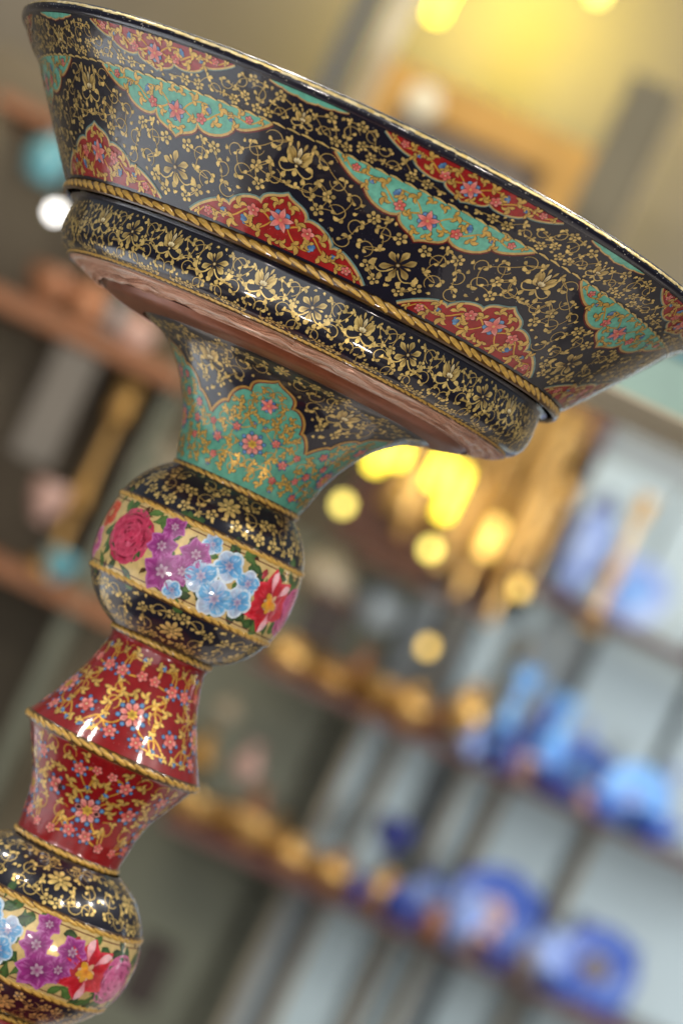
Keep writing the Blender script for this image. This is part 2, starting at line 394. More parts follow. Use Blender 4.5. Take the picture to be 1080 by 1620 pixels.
def gold_fill(P, F_, sc=1.0, layer=.4, mirror=None, dens=1.0, rep=((0, 1),)):
    """scrolls, blossoms, sprigs; drawn for every (angle shift, hand) in rep"""
    items = []
    for c, r in F_.throw(15 * sc, 19 * sc, int(70 * dens), 1.0): items.append(('spiral', c, r, random.uniform(0, 6.28), random.choice((-1, 1))))
    for c, r in F_.throw(11.5 * sc, 14 * sc, int(420 * dens), .98): items.append(('blossom', c, r, random.choice((5, 5, 6)), 1))
    for c, r in F_.throw(8.5 * sc, 11 * sc, int(420 * dens), .92): items.append(('sprig', c, r, random.uniform(0, 6.28), 1))
    for c, r in F_.throw(5 * sc, 6.5 * sc, int(300 * dens), 1.05): items.append(('bud', c, r, random.uniform(0, 6.28), 1))
    # thin stalks from each item to its nearest neighbours
    vines = []
    cs = [(c, r) for k, c, r, a, h in items if k != 'bud']
    for i, (c, r) in enumerate(cs):
        R = F_.f.R(c[1])
        dd = sorted((math.hypot((o[0] - c[0]) * R, o[1] - c[1]), j) for j, (o, q) in enumerate(cs) if j != i)
        for d, j in dd[:1 + (i % 2)]:
            if d < 52 * sc: vines.append((c, cs[j][0], random.uniform(-.3, .3)))
    for sh, hand in rep:
        X = lambda c: (sh + hand * c[0], c[1])
        for a, b, k in vines:
            a, b = X(a), X(b); R = F_.f.R(a[1]); k *= hand
            m = ((a[0] + b[0]) / 2 - k * (b[1] - a[1]) / R, (a[1] + b[1]) / 2 + k * (b[0] - a[0]) * R)
            P.strip(bez(a, m, b, 8), .62, mix(GOLD, GOLDD, .5), layer - .03)
        for k, c, r, a, h in items:
            c = X(c); jit = random.uniform(-.12, .12)
            if k == 'spiral':
                aa = a if hand > 0 else PI - a
                spiral(P, c, r * .9, aa + jit, h * hand, layer, lw=.85)
            elif k == 'blossom': blossom(P, c, r * .92, a, layer + .05)
            elif k == 'sprig': sprig(P, c, r, (a if hand > 0 else PI - a) + jit, layer + .05)
            else: leaf(P, c, (a if hand > 0 else PI - a), r * 1.5, r * .5, layer, .5)

def colour_fill(P, F_, sc=1.0, layer=.5, rep=((0, 1),), dens=1.0):
    items = []
    for c, r in F_.throw(11 * sc, 12.5 * sc, 9, 1.45): items.append(('pinkblue', c, r, 0))
    for c, r in F_.throw(12 * sc, 15 * sc, int(40 * dens), 1.05): items.append(('scroll', c, r, random.uniform(0, 6.28)))
    for c, r in F_.throw(9 * sc, 10.5 * sc, 14, 1.15): items.append(('pink', c, r, 0))
    for c, r in F_.throw(9 * sc, 10.5 * sc, 60, 1.08): items.append(('bud', c, r, random.uniform(0, 6.28)))
    for c, r in F_.throw(8.5 * sc, 11 * sc, int(400 * dens), .84): items.append(('leaf', c, r, random.uniform(0, 6.28)))
    vines = []
    cs = [c for k, c, r, a in items if k != 'leaf'] + [(o[0], o[1]) for o in F_.obs[:0]]
    for i, c in enumerate(cs):
        R = F_.f.R(c[1])
        dd = sorted((math.hypot((o[0] - c[0]) * R, o[1] - c[1]), j) for j, o in enumerate(cs) if j != i)
        for d, j in dd[:2]:
            if d < 50 * sc: vines.append((c, cs[j], random.uniform(-.35, .35)))
    g = lin('d8a23c')
    for sh, hand in rep:
        X = lambda c: (sh + hand * c[0], c[1])
        for a, b, k in vines:
            a, b = X(a), X(b); R = F_.f.R(a[1]); k *= hand
            m = ((a[0] + b[0]) / 2 - k * (b[1] - a[1]) / R, (a[1] + b[1]) / 2 + k * (b[0] - a[0]) * R)
            P.strip(bez(a, m, b, 8), 1.25 * sc, g, layer - .03)
        for k, c, r, a in items:
            c = X(c); a = a if hand > 0 else PI - a
            if k == 'pinkblue': flower_pink(P, c, r * .9, layer + .1, True)
            elif k == 'pink': flower_pink(P, c, r * .9, layer + .1)
            elif k == 'bud': bud_blue(P, c, r * .8, a, layer + .05)
            elif k == 'leaf': gleaf(P, P.loc(c)(-r * .7 * math.cos(a), -r * .7 * math.sin(a)), a, r * 1.75, layer)
            else:
                spiral(P, c, r * .95, a, hand, layer, .62, 1.4 * sc, g, False); gleaf(P, P.loc(c)(r * .45 * math.cos(a + hand * 3.9), r * .45 * math.sin(a + hand * 3.9)), a + hand * 5.6, r * 1.15, layer + .1)
                gleaf(P, P.loc(c)(r * .9 * math.cos(a + hand * 1.2), r * .9 * math.sin(a + hand * 1.2)), a + hand * 1.0, r * .8, layer + .05)

# ---- lobed cartouches
def lobes(cusps, n=9):
    """half outline from the tip (0,1) to the end (1,0); each cusp carries the swelling of the lobe that leads to it"""
    out = []
    for i in range(len(cusps) - 1):
        a, b = cusps[i], cusps[i + 1]; h = b[2]
        if i == 0:
            dx, dy = b[0] - a[0], b[1] - a[1]
            p1 = (a[0] + dx * .28, a[1] + dy * .42); p2 = (b[0] + dx * .02, b[1] - dy * .75)
            seg = [tuple((1 - u) ** 3 * a[j] + 3 * u * (1 - u) ** 2 * p1[j] + 3 * u * u * (1 - u) * p2[j] + u ** 3 * b[j] for j in (0, 1)) for u in [k / (n - 1) for k in range(n)]]
        else:
            dx = b[0] - a[0]
            p1 = (a[0] + dx * .12, (a[1] * .8 + b[1] * .2) + h * 1.55); p2 = (b[0] - dx * .06, (a[1] * .2 + b[1] * .8) + h * 1.45)
            if b[1] == 0: p2 = (b[0] - dx * .28, (a[1] * .3 + b[1] * .7) + h * .9)
            seg = [tuple((1 - u) ** 3 * a[j] + 3 * u * (1 - u) ** 2 * p1[j] + 3 * u * u * (1 - u) * p2[j] + u ** 3 * b[j] for j in (0, 1)) for u in [k / (n - 1) for k in range(n)]]
        out += seg if i == 0 else seg[1:]
    x = np.maximum.accumulate(np.array([p[0] for p in out]) + np.arange(len(out)) * 1e-5)
    return np.minimum(x, 1), np.array([max(0, p[1]) for p in out])

def cartouche(name, surf, parent, thc, t0, hw, depth, dirn, col, line1, line2, content, cusps, layer=.35, w1=1.9, w2=1.3):
    P = Paint(surf)
    hx, hy = lobes(cusps)
    xs = np.unique(np.concatenate([np.linspace(0, 1, 33), hx])); ys = np.interp(xs, hx, hy)
    X = np.concatenate([-xs[::-1], xs[1:]]); Y = np.concatenate([ys[::-1], ys[1:]])
    rows = 6; th, t, fs = [], [], []
    for x, y in zip(X, Y):
        for k in range(rows):
            th.append(thc + x * hw); t.append(t0 + dirn * depth * y * k / (rows - 1))
    for i in range(len(X) - 1):
        for k in range(rows - 1): fs.append((i * rows + k, i * rows + k + 1, (i + 1) * rows + k + 1, (i + 1) * rows + k))
    P.add(th, t, [col] * len(th), fs, layer)
    pl = [(thc - x * hw, t0 + dirn * depth * y) for x, y in zip(hx[::-1], hy[::-1])] + [(thc + x * hw, t0 + dirn * depth * y) for x, y in zip(hx[1:], hy[1:])]
    pl = np.array(pl); R = np.interp(pl[:, 1], surf.t, surf.p[:, 0])
    # even out the outline
    d = np.hypot(np.diff(pl[:, 0]) * R[1:], np.diff(pl[:, 1])); a = np.concatenate([[0], np.cumsum(d)])
    keep = np.concatenate([[True], np.diff(a) > .8]); pl = pl[keep]
    s = dirn
    P.strip(pl, w2, line2, layer + .2, shift=s * (w1 + w2 * 1.4))
    P.strip(pl, w1, line1, layer + .3, shift=s * .6)
    if content: content(P, thc, t0, hw, depth, dirn, layer + .4)
    return P.build(name, parent)

def chintz(P, thc, t0, hw, depth, dirn, layer, big=1.0):
    at = lambda x, y: (thc + x * hw, t0 + dirn * depth * y)
    g = lin('e0ac44')
    q = min(depth, 92) / 92 * big
    flower_star(P, at(0, .50), 19 * q, layer + .25, (-PI / 2 + random.uniform(-.3, .3)))
    for s in (-1, 1):
        A = lambda an: (an if s > 0 else PI - an) if dirn > 0 else -(an if s > 0 else PI - an)
        P.strip(bez(at(s * .1, .42), at(s * .26, .66), at(s * .42, .34), 9), 1.3, g, layer)
        P.strip(bez(at(s * .42, .34), at(s * .55, .08), at(s * .74, .2), 9), 1.2, g, layer)
        P.strip(bez(at(s * .08, .42), at(s * .2, .08), at(s * .36, .16), 8), 1.1, g, layer)
        P.strip(bez(at(s * .74, .2), at(s * .8, .26), at(s * .88, .07), 6), 1.0, g, layer)
        flower_pink(P, at(s * .29, .47), 11 * q, layer + .2)
        bud_blue(P, at(s * .335, .27), 12 * q, A(-.5), layer + .15)
        flower_pink(P, at(s * .78, .13), 8 * q, layer + .2)
        bud_blue(P, at(s * .6, .22), 8 * q, A(1.2), layer + .15)
        for x, y, an, l in ((.05, .76, .9, 17), (.17, .16, -.3, 19), (.16, .52, .9, 16), (.42, .42, .7, 19), (.47, .17, -.5, 19), (.62, .36, .2, 15), (.66, .08, .1, 15), (.88, .05, .2, 11), (.05, .14, -1.2, 15)):
            gleaf(P, at(s * x, y), A(an), l * q, layer + .08 + x * .1)

# ---- rope mouldings: a dark bead carrying twisted strands
def strand_mesh(L, w, h, slant):
    vs, fs = [], []; nu, nv = 7, 5
    for i in range(nu):
        u = i / (nu - 1) * 2 - 1
        ww = w * (max(0, 1 - abs(u) ** 2.4)) ** .6
        for j in range(nv):
            v = j / (nv - 1) * 2 - 1
            y = v * ww * .5 + u * w * slant
            vs.append((u * L * .5 * K, (-h * .35 + h * 1.35 * math.sqrt(max(0, 1 - v * v)) * (max(0, 1 - u * u)) ** .5) * -K, -y * K))
    for i in range(nu - 1):
        for j in range(nv - 1):
            fs.append((i * nv + j, i * nv + j + 1, (i + 1) * nv + j + 1, (i + 1) * nv + j))
    me = bpy.data.meshes.new('strand'); me.from_pydata(vs, [], fs)
    me.polygons.foreach_set('use_smooth', [True] * len(fs)); me.materials.append(M_ROPE)
    me.update(); return me
def rope(parent, r, z, cx, seg, w, h=None, tilt=0.0, bead=None, bump=1.0, slant=.42):
    h = h or w * .34; b = bead or w * .5
    prof = [(r - b * .25 + b * .55 * math.cos(a) * bump, z + b * 1.0 * math.sin(a)) for a in np.linspace(PI, -PI, 17)]
    o = Surf(prof, cx, False).lathe('rope_trim', M_ROPEB, parent, 160)
    n = max(8, int(round(2 * PI * r / seg))); me = strand_mesh(seg * 1.7, w * .78, h * .8, slant)
    for i in range(n):
        a = 2 * PI * i / n + random.uniform(-.08, .08) / n * 6
        s = link('strand', me, None, o)
        rr = r + b * .12 * bump
        s.matrix_local = (Matrix.Translation((cx * K + rr * math.sin(a) * K, -rr * math.cos(a) * K, (z + BASE) * K))
                          @ Matrix.Rotation(a, 4, 'Z') @ Matrix.Rotation(tilt, 4, 'X') @ Matrix.Rotation(random.uniform(-.06, .06), 4, 'Y') @ Matrix.Diagonal((random.uniform(.9, 1.08), random.uniform(.8, 1.15), random.uniform(.88, 1.1), 1)))
    return o

# ================================================================== the painted pedestal bowl
bowl = empty('pedestal_bowl', (0, 0, TABLE))
tag(bowl, 'large lacquered pedestal bowl painted with gold flowers on black, red and turquoise, filling the front', 'bowl')
BX, NX, UX, LX = -16, 0, -3, 4

# --- rim and inside
lip = Surf([(580, -4), (590, -3.5), (597, -7), (600, -12), (598.5, -17.5), (594.5, -21.5), (588, -23)], BX)
rim = lip.lathe('rim', lacquer('rim_lacquer', lin('141322')), bowl, 300)
P = Paint(lip)
tg = lip.at_z(-9.8)
n = 420
for i in range(n):
    a0, a1 = 2 * PI * i / n, 2 * PI * (i + 1.02) / n
    g = mix(GOLD, GOLDL, random.random()); j = random.uniform(-.25, .25)
    for k in range(-2, 3):                               # narrow laps so that the gilding follows the round edge
        if abs(k) == 2 and random.random() < .3: continue
        P.strip([(a0, tg + k * 1.0 + j), (a1, tg + k * 1.0 + j)], .62, g, .3)
for i in range(260):
    P.disc((random.uniform(0, 2 * PI), tg + random.choice((4.6, 5, 6, 5.4, 9)) + random.uniform(-.6, 1)), random.uniform(.35, 1.0), lin('d8d2c4'), .5, 5)
P.build('gold_edge', rim)
inner = Surf([(580, -4), (570, -16), (527, -66), (415, -205), (380, -225), (200, -235), (1, -236)], BX)
# the inside faces up and in, so it is its own skin
inner.lathe('bowl_inside', M_BLACK, bowl, 180)

# --- flared wall
wall = Surf([(591, -22.5), (567, -49), (544, -71), (521, -101), (499, -130), (470, -167), (446, -197), (428.5, -219)], BX)
w = wall.lathe('bowl_wall', M_BLACK, bowl, 300)
TD = wall.at_z(-71); TB = wall.len
RP = 2 * PI / 8
red_c = [-9.0 * D2R + i * RP for i in range(8)]
trq_c = [13.3 * D2R + i * RP for i in range(8)]
C_TRQ = [(0, 1, 0), (.25, .58, 0), (.65, .35, .20), (1, 0, .13)]
C_RED = [(0, 1, 0), (.23, .65, 0), (.55, .38, .12), (1, 0, .14)]
for a in red_c:
    cartouche('red_cartouche', wall, w, a, TB - 5, 18.7 * D2R, 86, -1, RED, lin('e0bd77'), TEAL, chintz, C_RED)
for a in trq_c:
    cartouche('turquoise_cartouche', wall, w, a, TD + 1.0, 17.3 * D2R, 75, 1, TURQ, lin('d9b26a'), MAROON, chintz, C_TRQ)
for i in range(7):
    cartouche('red_cartouche', wall, w, (15.8 + 360 / 7 * i) * D2R, 1.5, 14.2 * D2R, 51, 1, RED, lin('dcb873'), TEAL,
              lambda P, a, t, h, d, s, l: chintz(P, a, t, h, d, s, l, 1.4), C_TRQ, w1=1.3, w2=.9)
    cartouche('turquoise_cartouche', wall, w, (-9.9 + 360 / 7 * i) * D2R, 1.5, 6.0 * D2R, 11, 1, TURQ, lin('dcb873'), MAROON, None, C_TRQ, w1=1.1, w2=.8)

P = Paint(wall)
# dashed gold line
nd = 150
for i in range(nd):
    a = 2 * PI * i / nd
    P.strip([(a, TD - 1.0), (a + .4 * 2 * PI / nd, TD - 1.5), (a + .92 * 2 * PI / nd, TD + .9)], [1.0, 1.9, .7], gv(.1), .75)
# one seventh of the wall, mirrored left and right: lotus over red, star under turquoise
half = RP / 2
def block_area(Fl, cx, hw, t0, depth, s, grow=6, cusps=C_TRQ):
    hx, hy = lobes(cusps)
    for k in range(-20, 21):
        x = k / 20; d = depth * float(np.interp(abs(x), hx, hy))
        for j in range(0, int(d / 8) + 1): Fl.block((cx + x * hw, t0 + s * min(d, j * 8)), grow)
        Fl.block((cx + x * hw, t0 + s * d), grow)
Fl = Fill(wall, 0, half, TD + 5, TB - 14)
block_area(Fl, 0, 18.7 * D2R, TB - 5, 86, -1, 6, C_RED)
block_area(Fl, 22.4 * D2R, 17.3 * D2R, TD, 75, 1)
LT = TD + 45; ST = TD + 125
Fl.block((0, LT), 26); Fl.block((half, ST), 30)
reps = [(a, h) for a in red_c for h in (1, -1)]
gold_fill(P, Fl, .86, .4, rep=reps, dens=3.4)
for a in red_c: lotus(P, (a, LT), 27)
for a in trq_c: star(P, (a, ST), 28)
# upper band, one twelfth mirrored
Fl = Fill(wall, 0, PI / 7, 3, TD - 5)
block_area(Fl, 0, 14.2 * D2R, 0, 51, 1, 5)
block_area(Fl, 25.7 * D2R, 6 * D2R, 0, 11, 1, 4)
Fl.block((25.7 * D2R, TD - 24), 15)
gold_fill(P, Fl, .76, .4, rep=[((15.8 + 360 / 7 * i) * D2R, h) for i in range(7) for h in (1, -1)], dens=2)
for i in range(7): lotus(P, ((15.8 + 360 / 7 * (i + .5)) * D2R, TD - 22), 17)
P.build('gold_flowers', w, 'stuff')

# --- rope moulding under the wall
rope(bowl, 427, -227, BX, 22, 13.5, 3.0, .12, 8.5)

# --- lower black band
band = Surf([(413, -236), (405, -240), (404.5, -252), (405.5, -268), (405, -284), (401, -299), (392, -311), (379, -318)], BX)
b = band.lathe('lower_band', M_BLACK, bowl, 260)
P = Paint(band); tm = band.at_z(-272)
NB = 16
Fl = Fill(band, 0, PI / NB, 14, band.len - 3)
Fl.block((0, tm), 21); Fl.block((PI / NB, tm), 20)
phase = -8.3 * D2R
gold_fill(P, Fl, .68, .4, rep=[(phase + 2 * PI * i / NB, h) for i in range(NB) for h in (1, -1)], dens=2.4)
for i in range(NB):
    lotus(P, (phase + 2 * PI * i / NB, tm + 1), 23)
    star(P, (phase + 2 * PI * (i + .5) / NB, tm), 23)
P.build('gold_flowers', b, 'stuff')
rope(bowl, 378.5, -319, BX, 11, 6.5, 2.2, .9, 4)

# --- copper sheet under the bowl
m, nt, p = nodes('streak_lit_copper')
tc = nt.nodes.new('ShaderNodeTexCoord')
sx = nt.nodes.new('ShaderNodeSeparateXYZ'); nt.links.new(tc.outputs['Object'], sx.inputs[0])
at2 = nt.nodes.new('ShaderNodeMath'); at2.operation = 'ARCTAN2'; nt.links.new(sx.outputs[0], at2.inputs[0]); nt.links.new(sx.outputs[1], at2.inputs[1])
ln = nt.nodes.new('ShaderNodeVectorMath'); ln.operation = 'LENGTH'; nt.links.new(tc.outputs['Object'], ln.inputs[0])
cb = nt.nodes.new('ShaderNodeCombineXYZ')
m1 = nt.nodes.new('ShaderNodeMath'); m1.operation = 'MULTIPLY'; m1.inputs[1].default_value = 1.6; nt.links.new(at2.outputs[0], m1.inputs[0])
ra = nt.nodes.new('ShaderNodeVectorMath'); ra.operation = 'MULTIPLY'; ra.inputs[1].default_value = (1, 1, 0); nt.links.new(tc.outputs['Object'], ra.inputs[0])
ln = nt.nodes.new('ShaderNodeVectorMath'); ln.operation = 'LENGTH'; nt.links.new(ra.outputs[0], ln.inputs[0])
m2 = nt.nodes.new('ShaderNodeMath'); m2.operation = 'MULTIPLY'; m2.inputs[1].default_value = 330; nt.links.new(ln.outputs['Value'], m2.inputs[0])
nt.links.new(m1.outputs[0], cb.inputs[0]); nt.links.new(m2.outputs[0], cb.inputs[1])
n1 = nt.nodes.new('ShaderNodeTexNoise'); n1.inputs['Scale'].default_value = 1.0; n1.inputs['Detail'].default_value = 6; n1.inputs['Roughness'].default_value = .65
nt.links.new(cb.outputs[0], n1.inputs['Vector'])
rp = nt.nodes.new('ShaderNodeValToRGB')
rp.color_ramp.elements[0].position = .36; rp.color_ramp.elements[0].color = (*lin('a0664a'), 1)
rp.color_ramp.elements[1].position = .62; rp.color_ramp.elements[1].color = (*lin('ffe6d4'), 1)  # pale streaks put the foil's highlights into the colour
e = rp.color_ramp.elements.new(.5); e.color = (*lin('ecb496'), 1)
nt.links.new(n1.outputs['Fac'], rp.inputs[0]); nt.links.new(rp.outputs[0], p.inputs['Base Color'])
p.inputs['Metallic'].default_value = .55; p.inputs['Roughness'].default_value = .2
bp = nt.nodes.new('ShaderNodeBump'); bp.inputs['Strength'].default_value = .8; bp.inputs['Distance'].default_value = .0045
nt.links.new(n1.outputs['Fac'], bp.inputs['Height']); nt.links.new(bp.outputs[0], p.inputs['Normal'])
M_COPPER = m
cop = Surf([(378, -321), (362, -327), (340, -334), (321, -338)], BX * .8)
co = cop.lathe('copper_underside', M_COPPER, bowl, 220)
# crumple the sheet a little
me = co.data
from mathutils import noise as mnoise
for v in me.vertices:
    q = v.co * 55; f = mnoise.fractal(Vector((math.atan2(v.co.x, -v.co.y) * 9, v.co.z * 260, math.hypot(v.co.x, v.co.y) * 120)), .8, 2.2, 4)
    rr = math.hypot(v.co.x, v.co.y) / K
    fall = min(1, max(0, (376 - rr) / 12)) * min(1, max(0, (rr - 321) / 8))
    v.co.z += f * 4.2 * K * fall
lip2 = Surf([(322, -338), (318, -334), (313, -336), (309, -343), (290, -349), (265, -353), (240, -354)], BX * .55, False)
lip2.lathe('copper_collar', varied('shaded_copper', lin('80492f'), .3, .3, 200, .3), bowl, 200)  # brown strip, widened and darkened to paint in the shade

# --- flaring neck
neck = Surf([(249, -352), (240, -357), (207, -371), (170, -402), (143, -440), (124, -480), (114, -517), (107, -539)], NX + 2)
nk = neck.lathe('neck', M_BLACK, bowl, 200)
C_NECK = [(0, 1, 0), (.34, .585, 0), (.68, .26, .11), (1, 0, .07)]
t_val = neck.at_z(-453); t_pk = neck.at_z(-374)
def neckfill(P, thc, t0, hw, depth, dirn, layer):
    pass
for i in range(5):
    th = (-1.2 + 72 * i) * D2R
    P = Paint(neck)
    hx, hy = lobes(C_NECK)
    xs = np.unique(np.concatenate([np.linspace(0, 1, 25), hx])); ys = np.interp(xs, hx, hy)
    X = np.concatenate([-xs[::-1], xs[1:]]); Y = np.concatenate([ys[::-1], ys[1:]])
    ths, ts, fs = [], [], []; rows = 14
    for x, y in zip(X, Y):
        top = t_val - (t_val - t_pk) * y
        for k in range(rows): ths.append(th + x * PI / 5); ts.append(top + (neck.len - top) * k / (rows - 1))
    for a in range(len(X) - 1):
        for k in range(rows - 1): fs.append((a * rows + k, a * rows + k + 1, (a + 1) * rows + k + 1, (a + 1) * rows + k))
    P.add(ths, ts, [lin('5ca38a')] * len(ths), fs, .35)
    pl = np.array([(th + x * PI / 5, t_val - (t_val - t_pk) * y) for x, y in zip(X, Y)])
    R = np.interp(pl[:, 1], neck.t, neck.p[:, 0])
    a = np.concatenate([[0], np.cumsum(np.hypot(np.diff(pl[:, 0]) * R[1:], np.diff(pl[:, 1])))])
    pl = pl[np.concatenate([[True], np.diff(a) > .8])]
    P.strip(pl, 1.3, MAROON, .6, shift=2.6); P.strip(pl, 2.0, lin('c89a4e'), .7, shift=-.4)
    Fl = Fill(neck, 0, PI / 5, t_pk + 6, neck.len - 8)
    for k in range(0, 26):
        x = k / 25; top = t_val - (t_val - t_pk) * float(np.interp(x, hx, hy))
        for q in np.arange(t_pk - 10, top + 2, 7): Fl.block((x * PI / 5, q), 7)
    tc_ = neck.at_z(-474)
    Fl.block((0, tc_), 22); Fl.block((0, neck.at_z(-412)), 14)
    colour_fill(P, Fl, .66, .8, rep=[(th, 1), (th, -1)], dens=2.0)
    bigrosette(P, (th, tc_), 17, 1.0)
    flower_star(P, (th, neck.at_z(-412)), 13, 1.0)
    P.build('turquoise_panel', nk)
P = Paint(neck)
Fl = Fill(neck, 0, PI / 5, 8, t_val - 2)
hx, hy = lobes(C_NECK)
for k in range(0, 26):
    x = k / 25; top = t_val - (t_val - t_pk) * float(np.interp(x, hx, hy))
    for q in np.arange(top, t_val + 10, 7): Fl.block((x * PI / 5, q), 8)
tv = neck.at_z(-384)
Fl.block((PI / 5, tv), 24); Fl.block((0, 22), 13)
gold_fill(P, Fl, .8, .4, rep=[((-1.2 + 72 * i) * D2R, h) for i in range(5) for h in (1, -1)], dens=2)
for i in range(5):
    lotus(P, ((34.8 + 72 * i) * D2R, tv), 26); rosette8(P, ((-1.2 + 72 * i) * D2R, 20), 13)
P.build('gold_flowers', nk, 'stuff')
rope(bowl, 106, -544, NX + 2, 15, 10, 3.6, -.1, 7)

# --- painted knobs with their flower belts
def rose(P, c, r, dark, base, light, layer):
    for ring, (n, q, rr) in enumerate(((9, .62, .46), (8, .42, .4), (6, .24, .34), (5, .1, .26))):
        for i in range(n):
            a = i * 2 * PI / n + ring * .5 + random.uniform(-.15, .15)
            x = P.loc(c)(q * r * math.cos(a), q * r * math.sin(a))
            P.disc(x, rr * r * random.uniform(.9, 1.1), mix(dark, base, .15 + .25 * ring), layer + .06 * ring, 10, mix(base, light, random.uniform(.1, .55)), ry=rr * r * .8, rot=a + PI / 2)
    for i in range(26):
        a = random.uniform(0, 6.28); q = random.uniform(.15, .85) * r
        L = P.loc(c); x = [L(q * math.cos(a + d), q * math.sin(a + d) * .96) for d in (-.35, -.12, .12, .35)]
        P.strip(x, [.3, r * .035, r * .035, .3], mix(base, light, random.random()) if i % 2 else dark, layer + .4)
def bloom(P, c, r, n, dark, base, light, heart, layer, a0=0.0, wide=.5, point=False, alt=None):
    for i in range(n):
        a = a0 + i * 2 * PI / n + random.uniform(-.1, .1)
        bb = alt if alt and i % 5 in (1, 3) else base
        dk = mix(dark, bb, random.uniform(0, .35))
        for k, (f, cc) in enumerate(((1.0, light), (.88, bb))):
            P.petal(c, a, r * .06, r * f * random.uniform(.95, 1.05), r * wide * (1 - .22 * k), dk, mix(cc, bb, random.random() * .35), layer + .08 * k + .01 * i, 'point' if point else 'round', random.uniform(-.14, .14), mid=mix(dk, bb, .45), n=7)
        for k in range(3):
            P.petal(c, a + random.uniform(-.25, .25), r * .25, r * random.uniform(.6, .95), r * .035, dark, mix(light, base, .5), layer + .22, 'leaf', n=5)
    for i in range(6): P.petal(c, i * 1.05, 0, r * .3, r * .08, heart, mix(heart, (1, 1, 1), .3), layer + .32, 'round', n=5)
def greenleaf(P, c, a, L, w, layer):
    g = random.choice((lin('2c4a24'), lin('3d5a2a'), lin('25331c'), lin('4a6a2e')))
    P.petal(c, a, 0, L, w, mix(g, (0, 0, 0), .4), g, layer, 'leaf', random.uniform(-.5, .5), mid=mix(g, lin('7a9a50'), .35), n=8)

